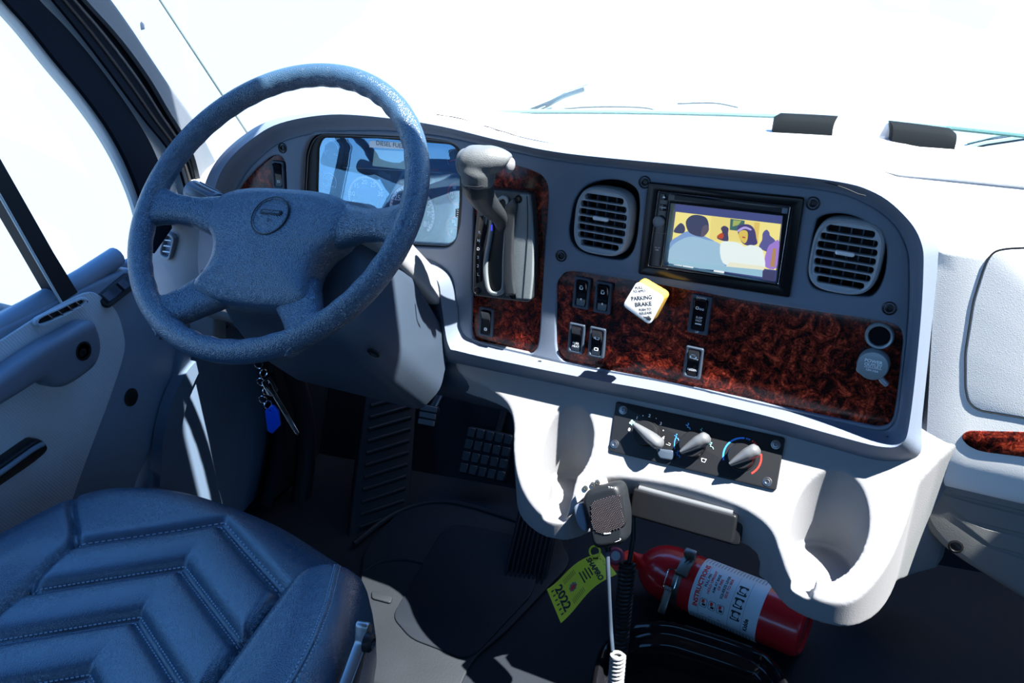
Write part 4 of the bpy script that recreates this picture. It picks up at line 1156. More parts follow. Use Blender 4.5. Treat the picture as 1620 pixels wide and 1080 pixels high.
pic([(0.0268,0.0102),(0.0322,0.0136),(0.0374,0.0117),(0.0386,0.0024),(0.0359,-0.0035),(0.0308,-0.0009),(0.0269,0.0040)], (0.70, 0.52, 0.10), True)
pic([(0.0318,0.0052),(0.0357,0.0048),(0.0355,0.0031),(0.0315,0.0034)], (0.45, 0.05, 0.05))
pic([(0.0043,-0.0081),(0.0181,-0.0038),(0.0291,-0.0045),(0.0360,-0.0079),(0.0442,-0.0045),(0.0574,-0.0070),(0.0630,-0.0172),(0.0642,-0.0336),(0.0376,-0.0367),(0.0108,-0.0341)], (0.78, 0.88, 0.86), True)
pic([(0.0194,-0.0317),(0.0648,-0.0302),(0.0652,-0.0368),(0.0119,-0.0430)], (0.80, 0.80, 0.62))
pic([(-0.0637,-0.0406),(0.0131,-0.0383),(0.0633,-0.0353),(0.0646,-0.0448),(-0.0636,-0.0461)], (0.30, 0.52, 0.66))
pic([(0.0637,-0.0353),(0.0798,-0.0345),(0.0808,-0.0481),(0.0646,-0.0481)], (0.05, 0.05, 0.13))
for L__ in ([(-0.0561,-0.0464),(-0.0445,-0.0460),(-0.0448,-0.0479),(-0.0564,-0.0483)], [(-0.0434,-0.0458),(-0.0284,-0.0457),(-0.0286,-0.0481),(-0.0438,-0.0482)], [(-0.0001,-0.0454),(0.0139,-0.0450),(0.0138,-0.0478),(-0.0005,-0.0482)]):
    pic(L__, (0.85, 0.90, 0.92))

# ================================================================== PARKING BRAKE KNOB
pk = rnd([(-0.0883,-0.0619),(-0.0478,-0.0779),(-0.0644,-0.1209),(-0.1063,-0.1000)], 0.0075)
pkF = at('D', sum(p[0] for p in pk) / len(pk), sum(p[1] for p in pk) / len(pk), -0.005)
pb = thing('parking_brake_knob', 'yellow square pull knob turned on its corner with a white PARKING BRAKE label', 'brake knob', pkF)
pcx, pcy = pkF.inverted() @ Vector((0, 0, 0)), 0
cxy = (sum(p[0] for p in pk) / len(pk), sum(p[1] for p in pk) / len(pk))
def sc_to(pts, c, s):
    return [Vector(((p[0] - c[0]) * s + c[0], (p[1] - c[1]) * s + c[1])) for p in pts]
obj('stem', revolve(at('D', cxy[0], cxy[1], -0.005), [(0.008, 0), (0.008, 0.036)], 24), 'steel', pb)
obj('knob', loft([L3('D', sc_to(pk, cxy, s_), z_) for s_, z_ in ((0.55, 0.028), (0.86, 0.029), (0.99, 0.033), (0.985, 0.044), (0.95, 0.050), (0.985, 0.056), (0.97, 0.0575))]), 'yellow_knob', pb, ang=45)
obj('label_face', plate('D', sc_to(pk, cxy, 0.995), n0=0.0570, n1=0.0590, bev=0.0008), 'knob_label', pb)
lt = []
for s, px_, sz, bo, wf_ in (('PULL', (-0.0848,-0.0711), 0.0046, 0, .0105), ('TO APPLY', (-0.0834,-0.0757), 0.0046, 0, .0180), ('PARKING', (-0.0798,-0.0846), 0.0078, 0.0001, .0290), ('BRAKE', (-0.0767,-0.0928), 0.0078, 0.0001, .0235), ('PUSH TO', (-0.0735,-0.0997), 0.0046, 0, .0170), ('RELEASE', (-0.0721,-0.1045), 0.0046, 0, .0175), ('bendix', (-0.0698,-0.1097), 0.0048, 0.0001, .0095)):
    lt.append(text('D', s, px_[0], px_[1], 0.05905, sz, 15, bold=bo, fit=wf_))
sx_ = (-0.0670,-0.1120)
lt.append(plate(at('D', sx_[0], sx_[1], 0.0590, 10), [(-0.004, 0.0012), (0.004, 0.0015), (0.003, -0.0012), (-0.002, -0.0012)], n0=0, n1=0.0004, bev=0.0001))
obj('lettering', join(*lt), 'ink', pb)

# ================================================================== POWER SOCKETS
p1 = (0.2182,-0.0986)
ps = thing('power_socket', 'round silver-ringed open power socket at the right of the wood panel', 'socket', at('D', p1[0], p1[1], -0.005))
obj('ring', revolve('D', [(0.0175, -0.006), (0.0175, -0.001), (0.0160, 0.0012), (0.0135, 0.0005), (0.0128, -0.004), (0.0125, -0.03)], 40, p1[0], p1[1], False), 'cap', ps)
obj('barrel', revolve('D', [(0.0124, -0.002), (0.0120, -0.035), (0.003, -0.035), (0.0025, -0.026), (0.0001, -0.026)], 32, p1[0], p1[1]), 'gloss_black', ps)
p2 = (0.2177,-0.1353)
pc_ = thing('power_outlet', 'grey capped POWER OUTLET with a side tab and strap below the open socket', 'socket', at('D', p2[0], p2[1], -0.005))
cap_o = circ(0.0185, p2[0], p2[1], 48)
tabp = [(0.2048,-0.1383),(0.1984,-0.1409),(0.1988,-0.1473),(0.2038,-0.1498),(0.2097,-0.1508)]
obj('cap', join(revolve('D', [(0.0195, -0.004), (0.0195, 0.009), (0.0182, 0.0118), (0.0150, 0.0125), (0.0001, 0.0125)], 44, p2[0], p2[1]), plate('D', rnd(tabp, 0.003), n0=0.004, n1=0.010, bev=0.002)), 'cap', pc_)
obj('strap', tube([FR['D'] @ Vector((q[0], q[1], z_)) for q, z_ in zip([(0.2274,-0.1492),(0.2325,-0.1545),(0.2375,-0.1589)], (0.004, 0.006, 0.003))], 0.004, 10), 'cap', pc_)
obj('lettering', join(*[text('D', s, q[0], q[1], 0.0126, z_, -2, fit=w__, bold=0.00012) for s, q, z_, w__ in (('POWER', (0.2177,-0.1291), 0.0060, .0215), ('OUTLET', (0.2181,-0.1344), 0.0060, .0210), ('12V-15A', (0.2178,-0.1412), 0.0036, .0150))], box('D', (*(0.2183,-0.1376), 0.0126), (0.021, 0.0006, 0.0002))), 'white', pc_)

# ================================================================== CONSOLE WITH CUP HOLDERS
oh = FR['H'].translation
uD = FR['D'].to_3x3() @ Vector((1, 0, 0))
fD = Vector((0, 0, 1)).cross(uD)
Q = mk(oh, uD, fD, (0, 0, 1))
con = thing('console', 'light grey console under the dash with two moulded cup holders', 'console', at(Q, 0, 0, -0.212))
q_o = cr([(-.40, .06), (-.397, -.012), (-.37, -.03), (-.33, -.035), (-.29, -.045), (-.270, -.062), (-.258, -.09), (-.240, -.115), (-.215, -.133), (-.185, -.143), (-.155, -.139), (-.137, -.124), (-.125, -.107), (-.106, -.093), (-.07, -.087), (0, -.083), (.07, -.085), (.108, -.090), (.135, -.100), (.152, -.117), (.170, -.134), (.195, -.143), (.222, -.145), (.250, -.139), (.272, -.118), (.288, -.085), (.298, -.03), (.303, .06)], 4)
solid = loft([[Q @ Vector((p.x, p.y, z_)) for p in q_o] for z_ in (-0.212, 0.15)])
hcut = box('H', (0, 0, 0.25), (1.2, 1.2, 0.5))
bored = []
for (cx, cy, r_) in ((-.175, -.071, .038), (.204, -.083, .0475)):
    bored.append(revolve(Q, [(r_ - 0.002, -0.168), (r_, -0.08), (r_ + 0.002, 0.14)], 48, cx, cy))
    bored.append(revolve(Q, [(r_ - 0.006, -0.176), (r_ - 0.006, -0.150)], 48, cx, cy))
bored.append(box(at(Q, -.168, -.118, -0.085), (0, 0, 0), (.036, .09, .186), 0.006))
bored.append(box(at(Q, .188, -.125, -0.085), (0, 0, 0), (.028, .09, .186), 0.006))
under = box(at(Q, 0.008, -.05, -0.27), (0, 0, 0), (.232, .3, .204), 0.02)
under2 = box(at(Q, -.40, 0, -0.27), (0, 0, 0), (.262, .4, .40), 0.02)
back = box(at(Q, 0, .16, -0.1), (0, 0, 0), (1.2, .2, .8))
solid = carve(solid, cuts=[hcut, back], adds=())
cb = carve(solid, cuts=bored + [under, under2], vox=0.0020, smooth=12, sf=0.5)
obj('console_body', cb, 'dash_light', con, ang=60)
# parting line near the foot
for lst in (q_o[16:52], q_o[72:108]):
    ln = [Q @ Vector((p.x, p.y, -0.203)) for p in lst]
# ashtray
at_o = rnd([(-0.0602,-0.1409),(-0.0559,-0.1363),(0.0726,-0.1346),(0.0789,-0.1384),(0.0871,-0.1705),(0.0814,-0.1736),(-0.0410,-0.1775),(-0.0521,-0.1706)], 0.005)
am = [sum(p[0] for p in at_o) / len(at_o), sum(p[1] for p in at_o) / len(at_o)]
nC = Q.to_3x3() @ Vector((0, -1, 0))
asF = look_frame(Q @ Vector((0.012, -0.088, -0.140)), uD, Q.to_3x3() @ Vector((0, -0.92, 0.38)))
as_ = thing('ashtray', 'black pull-out ashtray drawer set in the console between the cup holders', 'ashtray', asF)
obj('surround', plate(asF, rect(0.166, 0.054, 0.009), n0=-0.03, n1=0.002, bev=0.003, res=3), 'black', as_)
obj('drawer_front', plate(asF, rect(0.150, 0.042, 0.005), n0=0.0, n1=0.016, bev=0.003, res=3), 'black', as_)
obj('drawer_lip', tube([asF @ Vector((-0.068, 0.0215, 0.010)), asF @ Vector((0.068, 0.0215, 0.010))], 0.0042, 10), 'silver', as_)

# ================================================================== CLIMATE CONTROLS
hv = rnd([(-0.1171,-0.0322),(0.1265,-0.0293),(0.1299,-0.1019),(-0.1093,-0.1057)], 0.004)
hF = at('H', (-0.0634,-0.0679)[0] + 0.08, (-0.0634,-0.0679)[1], 0)
cc = thing('climate_panel', 'black heater control panel with three grey rotary knobs above the ashtray', 'heater controls', hF)
obj('panel', plate('H', hv, n0=-0.004, n1=0.0035, bev=0.0012), 'black', cc)
for p in [(-0.1030,-0.0427),(-0.1036,-0.0938),(0.1167,-0.0414),(0.1165,-0.0931)]:
    obj('panel_screw', revolve(at('H', p[0], p[1], 0.0035), [(0.0064, 0), (0.0062, 0.0008), (0.0054, 0.001), (0.0052, 0.0002), (0.0042, 0.0002), (0.0040, 0.0016), (0.0026, 0.0019), (0.0020, 0.0006), (0.0001, 0.0006)], 24), 'steel', cc)
for ring_c, tip, end in (((-0.0617,-0.0684), (-0.0790,-0.0593), (-0.0313,-0.0815)), ((0.0080,-0.0685), (-0.0035,-0.0825), (0.0299,-0.0516)), ((0.0768,-0.0681), (0.0655,-0.0825), (0.0986,-0.0516))):
    kc = obj('dial', revolve(at('H', ring_c[0], ring_c[1], 0.0035), [(0.0200, 0), (0.0198, 0.0012), (0.0186, 0.0014), (0.0180, 0.0008), (0.0176, 0.012), (0.0165, 0.0150), (0.0001, 0.0155)], 40), 'black', cc)
    T_, E_ = Vector(tip), Vector(end)
    d_ = (E_ - T_)
    L_h = d_.length
    hf = at('H', (T_.x + E_.x) / 2, (T_.y + E_.y) / 2, 0.0185, math.degrees(math.atan2(d_.y, d_.x)))
    rings = []
    for k in range(15):
        s_ = k / 14
        x_ = -L_h / 2 + L_h * s_
        wd = 0.0030 + 0.0062 * min(1, s_ * 1.7) ** 0.8
        if s_ > 0.86:
            wd *= math.sqrt(max(0.02, 1 - ((s_ - 0.86) / 0.14) ** 2)) * 0.8 + 0.2
        ht = 0.010 + 0.009 * min(1, s_ * 1.5)
        if s_ > 0.86:
            ht *= 1 - 0.35 * ((s_ - 0.86) / 0.14) ** 2
        row = []
        for j in range(9):
            a_ = math.pi * j / 8
            row.append(hf @ Vector((x_, wd * math.cos(a_), -0.004 + ht * math.sin(a_) ** 0.6)))
        rings.append(row)
    obj('pointer', loft(rings), 'silver', kc, ang=55)
mk_ = []
for s, p, z_ in (('0', (-0.0874,-0.0683), .0062), ('1', (-0.0803,-0.0493), .0058), ('2', (-0.0629,-0.0423), .0062), ('3', (-0.0442,-0.0495), .0062), ('4', (-0.0359,-0.0683), .0062)):
    mk_.append(text('H', s, p[0], p[1], 0.0037, z_, bold=0.00015))
for p in [(-0.0723,-0.0442),(-0.0526,-0.0437),(-0.0384,-0.0581)]:
    mk_.append(revolve(at('H', p[0], p[1], 0.0035), [(0.0007, 0), (0.0007, 0.0003)], 10))
sn = (-0.0269,-0.0762)
mk_.append(tube(L3('H', [(sn[0] - .003, sn[1]), (sn[0] + .003, sn[1] - .0005), (sn[0] + .003, sn[1] + .002), (sn[0], sn[1] + .0026)], 0.0037), 0.0003, 6))
wsy = (0.0268,-0.0861)
mk_.append(tube(L3('H', [(wsy[0] - .0035, wsy[1] + .0025), (wsy[0] + .0035, wsy[1] + .0025), (wsy[0] + .002, wsy[1] - .002), (wsy[0] - .002, wsy[1] - .002)], 0.0037), 0.0005, 6, closed=True, caps=False))
obj('lettering', join(*mk_), 'white', cc)
def man(F, c, s, rot=0):
    f_ = at(F, c[0], c[1], 0.0037, rot)
    return [revolve(at(f_, -0.2 * s, 0.55 * s, 0), [(0.14 * s, 0), (0.14 * s, 0.0003)], 10), tube([f_ @ Vector((-0.25 * s, 0.3 * s, 0)), f_ @ Vector((-0.25 * s, -0.2 * s, 0)), f_ @ Vector((0.25 * s, -0.2 * s, 0)), f_ @ Vector((0.45 * s, -0.6 * s, 0))], 0.08 * s, 6),
            tube([f_ @ Vector((-0.7 * s, 0.2 * s, 0)), f_ @ Vector((-0.35 * s, 0.2 * s, 0))], 0.06 * s, 6)]
obj('air_symbols', join(*(man('H', (-0.0168,-0.0630), .007) + man('H', (-0.0042,-0.0441), .007) + man('H', (-0.0096,-0.0858), .007))), 'bluep', cc)
obj('air_symbols', join(*(man('H', (0.0333,-0.0634), .007) + man('H', (0.0156,-0.0457), .005) + man('H', (-0.0041,-0.0446), .006))), 'cyan', cc)
fp = (-0.0857,-0.0575)
obj('fan_symbol', join(*[revolve(at('H', fp[0] + .0024 * math.cos(R(a_)), fp[1] + .0024 * math.sin(R(a_)), 0.0035), [(0.0017, 0), (0.0017, 0.0004)], 12) for a_ in (20, 110, 200, 290)]), 'cyan', cc)
d2, d3 = (0.0080,-0.0685), (0.0768,-0.0681)
obj('cold_arc', join(arc_strip('H', d2[0], d2[1], .0262, .0275, 165, 205, 1, 0.0038), arc_strip('H', d3[0], d3[1], .0245, .0268, 95, 205, 1, 0.0038), arc_strip('H', d3[0], d3[1], .0245, .0268, 78, 92, 3, 0.0038, 0.4)), 'bluep', cc)
obj('hot_arc', join(arc_strip('H', d3[0], d3[1], .0245, .0268, -48, 22, 1, 0.0038), arc_strip('H', d3[0], d3[1], .0245, .0268, 52, 74, 3, 0.0038, 0.4)), 'redp', cc)
bp = (-0.0261,-0.0905)
obj('push_button', plate('H', rnd([(-0.0389,-0.0850),(-0.0170,-0.0823),(-0.0134,-0.0866),(-0.0162,-0.0969),(-0.0331,-0.0980),(-0.0384,-0.0927)], 0.003), n0=0.002, n1=0.009, bev=0.002), 'dash_dark', cc)

# ================================================================== STEERING WHEEL
Wf = FR['W']
swt = thing('steering_wheel', 'large four-spoke steering wheel in dark blue-black grained vinyl', 'steering wheel', Wf)
rp = [Wf @ Vector((0.2130 * math.cos(2 * math.pi * i / 160), 0.2130 * math.sin(2 * math.pi * i / 160), 0)) for i in range(160)]
rimrings = []
for i in range(200):
    a_ = 2 * math.pi * i / 200
    row = []
    for j in range(24):
        b_ = 2 * math.pi * j / 24
        fi = 1 + (0.05 * math.cos(80 * a_ / 2) if math.cos(b_) < -0.2 else 0)
        rr = 0.2130 + 0.0160 * fi * math.cos(b_)
        row.append(Wf @ Vector((rr * math.cos(a_), rr * math.sin(a_), 0.0172 * math.sin(b_))))
    rimrings.append(row)
obj('rim', loft(rimrings, True, False, True), 'wheel', swt, ang=80)
Wt = at(Wf, 0, 0, 0, 4.0)
half = [(0, .036), (.05, .035), (.09, .028), (.112, .014), (.118, -.004), (.112, -.030), (.094, -.050), (.084, -.075), (.086, -.100), (.094, -.118), (.092, -.130), (.078, -.136), (.045, -.140), (0, -.142)]
hub_o = cr(half + [(-x, y) for x, y in reversed(half[1:-1])], 4)
hc_ = Vector((0, -0.055))
def scl(s_):
    return [hc_ + (p - hc_) * s_ for p in hub_o]
hubr = []
for s_, z_ in ((0.80, -0.062), (0.96, -0.055), (1.0, -0.040), (1.0, -0.024), (0.985, -0.016), (0.95, -0.010), (0.86, -0.0065), (0.7, -0.004), (0.45, -0.002), (0.2, -0.0012)):
    hubr.append([Wt @ Vector((p.x, p.y, z_)) for p in scl(s_)])
hub = loft(hubr)
obj('hub_pad', hub, 'pad', swt, ang=60)
def spoke(pts, ws, zs, ts):
    rings = []
    n_ = len(pts)
    for i in range(n_):
        p = Vector(pts[i])
        d_ = (Vector(pts[min(i + 1, n_ - 1)]) - Vector(pts[max(i - 1, 0)])).normalized()
        s_ = Vector((-d_.y, d_.x))
        row = []
        for j in range(16):
            a_ = 2 * math.pi * j / 16
            o_ = s_ * ws[i] * math.copysign(abs(math.cos(a_)) ** 0.7, math.cos(a_))
            row.append(Wt @ Vector((p.x + o_.x, p.y + o_.y, zs[i] + ts[i] * math.copysign(abs(math.sin(a_)) ** 0.7, math.sin(a_)))))
        rings.append(row)
    return loft(rings)
for s_ in (-1, 1):
    up = spoke([(s_ * .085, -.010), (s_ * .11, -.010), (s_ * .14, -.010), (s_ * .17, -.011), (s_ * .19, -.012), (s_ * .207, -.013)], [.036, .030, .022, .022, .027, .036], [-.030, -.027, -.020, -.012, -.006, -.002], [.020, .020, .018, .016, .015, .013])
    obj('spoke', blend(up, 0.003, 4), 'wheel', swt, ang=60)
    lo = spoke([(s_ * .060, -.108), (s_ * .074, -.125), (s_ * .092, -.145), (s_ * .108, -.163), (s_ * .120, -.174), (s_ * .128, -.181)], [.036, .032, .028, .028, .032, .040], [-.034, -.030, -.022, -.012, -.006, -.002], [.018, .018, .017, .016, .015, .013])
    obj('spoke', blend(lo, 0.003, 4), 'wheel', swt, ang=60)
    sm_ = [Wt @ Vector(p) for p in ((s_ * .112, .016, -.012), (s_ * .119, -.008, -.0125), (s_ * .113, -.032, -.013))]
bgF = at(Wf, 0.0015, -0.0150, -0.0022, 3)
bd = obj('horn_badge', revolve(bgF, [(0.0285, -0.004), (0.0285, 0.0012), (0.0265, 0.0022), (0.0255, 0.0005), (0.024, 0.0008), (0.0001, 0.0012)], 48), 'pad', swt)
obj('badge_ring', tube([bgF @ Vector((0.0285 * math.cos(2 * math.pi * k / 48), 0.0285 * math.sin(2 * math.pi * k / 48), 0.0008)) for k in range(48)], 0.0013, 8, closed=True, caps=False), 'black', bd)
obj('badge_bar', join(plate(bgF, rect(0.036, 0.0072, 0.003, 0, 0.005), n0=0.0006, n1=0.0022, bev=0.0007)), 'black', bd)
obj('badge_lettering', join(text(bgF, 'FREIGHTLINER', 0, 0.005, 0.0024, 0.0042, sx=1.0, bold=0.0001), tube([bgF @ Vector(p) for p in ((-0.003, -0.005, 0.0018), (0.003, -0.005, 0.0018), (0, -0.009, 0.0018))], 0.0004, 6, closed=True, caps=False)), 'dash', bd)

# steering column pod and stalk
colt = thing('steering_column', 'moulded column housing behind the steering wheel, sunlit top painted pale, dark below', 'steering column', at(Wf, 0, -0.05, -0.3))
pod = []
for z_, a0, a1, b0, b1 in ((-.075, -.075, .085, -.115, .010), (-.085, -.092, .112, -.130, .018), (-.12, -.10, .135, -.140, .02), (-.18, -.11, .150, -.150, .012), (-.26, -.12, .155, -.155, -.005), (-.34, -.12, .155, -.155, -.02)):
    pod.append([Wf @ Vector((p.x, p.y, z_)) for p in rnd([(a0, b0), (a1 - .02, b0), (a1, b0 + .04), (a1 - .012, b1 - .01), (a1 - .05, b1), (a0, b1)], 0.014, 4)])
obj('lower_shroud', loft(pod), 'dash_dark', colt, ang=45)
pod2 = []
for z_, s_ in ((-.07, .86), (-.078, 1.0), (-.16, 1.05), (-.27, 1.08)):
    pod2.append([Wf @ Vector((0.02 + (p.x - 0.02) * s_, 0.03 + (p.y - 0.03) * s_, z_)) for p in rnd([(-.07, .0), (.135, .0), (.128, .035), (.10, .060), (-.05, .060), (-.07, .04)], 0.015, 4)])
obj('upper_shroud', loft(pod2), 'dash_light', colt, ang=45)  # paler plastic puts the sun on the top shroud into its colour
obj('column_tube', revolve(at(Wf, 0, -0.04, 0), [(0.05, -0.055), (0.055, -0.085)], 32), 'black', colt)
hs = (-0.4538,-0.1653,-0.1489)
bF = look_frame((-0.4412,-0.1826,-0.1357), uD, Wf.to_3x3() @ Vector((0, -1, 0.2)))
obj('shroud_screw', revolve(at(bF, 0, 0, 0.0), [(0.010, 0), (0.0095, 0.0025), (0.006, 0.003), (0.005, 0.001), (0.0001, 0.001)], 20), 'black', colt)
s_a, s_b, s_c = (-0.7229,-0.0879,0.0264), (-0.7541,-0.0788,0.0306), (-0.7821,-0.0679,0.0365)
stk = thing('turn_signal_stalk', 'dark ribbed control stalk tip poking out left of the wheel hub', 'stalk', look_frame(s_b, (1, 0, 0), (0, 0, 1)))
obj('lever', tube([(-0.6423,-0.0763,0.0050), s_a], 0.011, 16), 'dash_light', stk)
obj('tip', tube([s_a, Vector(s_a).lerp(Vector(s_b), .1), s_b, Vector(s_b).lerp(Vector(s_c), .9), s_c], [0.0150, 0.0165, 0.0165, 0.0165, 0.014], 24), 'dash', stk, ang=50)
gr = []
sd_ = (Vector(s_c) - Vector(s_a)).normalized()
for k in range(9):
    a_ = 2 * math.pi * k / 9
    f_ = look_frame(s_a, (0, 0, 1), sd_)
    gr.append(tube([f_ @ Vector((0.0165 * math.cos(a_), 0.0165 * math.sin(a_), 0.006)), f_ @ Vector((0.0165 * math.cos(a_), 0.0165 * math.sin(a_), (Vector(s_c) - Vector(s_a)).length * 0.85))], 0.0012, 6))
obj('tip_ribs', join(*gr), 'dash_light', stk)

# ================================================================== KEYS
kt = thing('key_ring', 'steel ring chain with a blue tag and a key hanging under the steering wheel', 'keys', Matrix.Translation((-0.7736,-0.0200,-0.3916)))
def ring(c, nrm, r_, th, up_=(0, 0, 1), ry=None):
    f_ = look_frame(c, up_, nrm)
    return tube([f_ @ Vector((r_ * math.cos(2 * math.pi * k / 24), (ry or r_) * math.sin(2 * math.pi * k / 24), 0)) for k in range(24)], th, 8, closed=True, caps=False)
rl_ = [(-0.7750,-0.0200,-0.3067),(-0.7684,-0.0200,-0.3229),(-0.7783,-0.0200,-0.3431),(-0.7719,-0.0200,-0.3611),(-0.7834,-0.0200,-0.3822)]
for k, c in enumerate(rl_):
    obj('link', ring(c, (0.25 + 0.9 * (k % 2), -1 + 0.6 * (k % 2), 0.1), 0.0072, 0.0011), 'chrome', kt)
kA, kB = (-0.7675,-0.0200,-0.3361), (-0.7383,-0.0200,-0.4488)
kd = (Vector(kB) - Vector(kA))
kF = look_frame(kA, kd, (0.95, -0.35, 0.45))
Lk = kd.length
obj('key', join(plate(kF, rnd([(0, -.010), (.028, -.011), (.032, -.0045), (Lk, -.0035), (Lk + .002, 0), (Lk, .0035), (.032, .0045), (.028, .011), (0, .010)], 0.003), [circ(0.003, .006, 0, 14)], n0=-0.0011, n1=0.0011, bev=0.0004)), 'chrome', kt)
tgp = [(-0.7832,-0.4044),(-0.7640,-0.3900),(-0.7548,-0.4023),(-0.7578,-0.4338),(-0.7789,-0.4564),(-0.7885,-0.4509)]
yF = at('Y', 0, 0, 0.02)
obj('blue_tag', plate(yF, rnd(tgp, 0.003), [circ(0.002, (tgp[0][0] + tgp[1][0]) / 2 + .002, (tgp[0][1] + tgp[1][1]) / 2 - .006, 12)], n0=-0.003, n1=0.003, bev=0.0015), 'blue_tag', kt)
obj('link', ring((-0.7734,-0.0220,-0.3902), (1, -0.4, 0.1), 0.0075, 0.0011), 'chrome', kt)

# ================================================================== PEDALS AND FLOOR THINGS
def pedal(label, c, w_, h_, nrm, rows, cols, m_='pedal', arm=True):
    f_ = look_frame(c, (1, -0.05, 0), nrm)
    t = thing('pedal', label, 'pedal', f_)
    obj('pedal_plate', plate(f_, rect(w_, h_, 0.010), n0=-0.010, n1=0.0, bev=0.003), 'rubber', t)
    tr = []
    for i in range(cols):
        for j in range(rows):
            tr.append(box(at(f_, -w_ / 2 + w_ * (i + .5) / cols, -h_ / 2 + h_ * (j + .5) / rows, 0.002), (0, 0, 0), (w_ / cols * .82, h_ / rows * .78, 0.006), 0.0012, 1))
    obj('tread', join(*tr), m_, t)
    if arm:
        obj('pedal_arm', tube([f_ @ Vector((0.0, 0, -0.010)), f_ @ Vector((0.01, 0.06, -0.035)), f_ @ Vector((0.015, 0.22, -0.05))], 0.009, 10), 'steel' if arm == 2 else 'black', t)
    return t
pedal('small worn grey pedal high in the footwell below the steering column', (-0.6132,0.2800,-0.5947), 0.045, 0.045, (0.05, -0.8, 0.6), 3, 1, 'lower', 2)
pedal('large brake pedal with square block tread in the footwell', (-0.4948,0.3000,-0.6902), 0.105, 0.105, (0.10, -0.75, 0.65), 4, 5)
# accelerator: ribbed, hinged at the floor
acF = look_frame((-0.3331,0.1166,-0.7400), (1, 0.05, 0), (0.05, -0.45, 0.9))
ac = thing('pedal', 'ribbed black accelerator pedal at the floor beside the left cup holder', 'pedal', acF)
obj('pedal_plate', plate(acF, rect(0.085, 0.22, 0.008), n0=-0.012, n1=0, bev=0.003), 'rubber', ac)
obj('tread', join(*[box(at(acF, -0.036 + 0.009 * k, 0, 0.003), (0, 0, 0), (0.004, 0.205, 0.006), 0.001, 1) for k in range(9)]), 'rubber', ac)
# ribbed foot rest
fr0 = [(-0.7296,0.0738,-0.7000),(-0.6525,0.0363,-0.7000)]
frF = look_frame((-0.7120,0.2442,-0.6600), (0.93, 0.30, 0), (0.62, -0.46, 0.62))
ft = thing('footrest', 'black foot rest panel with slanted ribs on the far left of the footwell', 'foot rest', frF)
obj('rest_plate', plate(frF, rnd([(-.075, -.22), (.055, -.22), (.085, .20), (-.03, .20)], 0.012), n0=-0.03, n1=0, bev=0.004), 'rubber', ft)
obj('ribs', join(*[tube([frF @ Vector((-.050 + .0022 * k, -.18 + .026 * k, 0.001)), frF @ Vector((.045 + .0022 * k, -.150 + .026 * k, 0.001))], 0.0045, 8) for k in range(13)]), 'rubber', ft)
# moulded floor mat with raised edge
mo = rnd([(-0.5417,-0.2528),(-0.6723,0.0381),(-0.6476,0.1846),(-0.5552,0.2310),(-0.3092,0.1998),(-0.2527,0.1184),(-0.3220,-0.0816),(-0.3584,-0.1534),(-0.3572,-0.2949),(-0.5180,-0.3427)], 0.03)
fmt = thing('floor_mat', 'black moulded rubber floor mat in front of the driver seat', 'floor mat', at('G', -0.5, 0, -0.78))
obj('mat_sheet', plate('G', mo, n0=-0.779, n1=-0.772, bev=0.003), 'mat', fmt)
mi = rnd([(-0.5367,-0.1093),(-0.5356,0.1319),(-0.5147,0.1575),(-0.4052,0.1581),(-0.3182,0.1497),(-0.3016,0.0139),(-0.3527,-0.1390),(-0.3705,-0.1613),(-0.4809,-0.1468)], 0.02)
obj('heel_pad', plate('G', mi, n0=-0.773, n1=-0.7685, bev=0.002), 'rubber', fmt)
obj('mat_ridge', join(tube(cr([Vector(p) for p in [(-0.6419,-0.0204,-0.7720),(-0.6230,0.0118,-0.7720),(-0.5773,0.0336,-0.7720),(-0.5223,0.0345,-0.7720)]], 6, False), 0.004, 8), tube(cr([Vector(p) for p in [(-0.6981,0.0466,-0.7720),(-0.6594,0.1465,-0.7720),(-0.5965,0.2055,-0.7720),(-0.5127,0.2177,-0.7720),(-0.3476,0.1917,-0.7720)]], 6, False), 0.006, 8)), 'mat', fmt)
obj('mat_clip', plate('G', rnd([(-0.6021,-0.0629),(-0.5554,-0.0647),(-0.5525,-0.0819),(-0.5933,-0.0804)], 0.006), n0=-0.773, n1=-0.767, bev=0.002), 'mat', fmt)
# raised tunnel floor on the right, carpet patch
cpx = cr([(p[0], p[1]) for p in [(0.2949,0.1247),(0.3440,0.2446),(0.3780,0.2980),(0.4055,0.2359),(0.3950,0.1526),(0.3583,0.1045),(0.3188,0.0830)]], 4)
cpY = cr([(p[0], p[1]) for p in [(0.2881,-0.6779),(0.3015,-0.5926),(0.3265,-0.5301),(0.3499,-0.5247),(0.3964,-0.5976),(0.3990,-0.6289),(0.3831,-0.6628),(0.3518,-0.6881),(0.3119,-0.6976)]], 4)
cpb = plate(at('Y', 0, 0, -0.16), cpY, n0=-0.06, n1=0.0, bev=0.02, res=4)
tag(obj('carpet_pad', cpb, 'carpet'), 'speckled grey carpet bump on the floor right of the console', 'carpet')

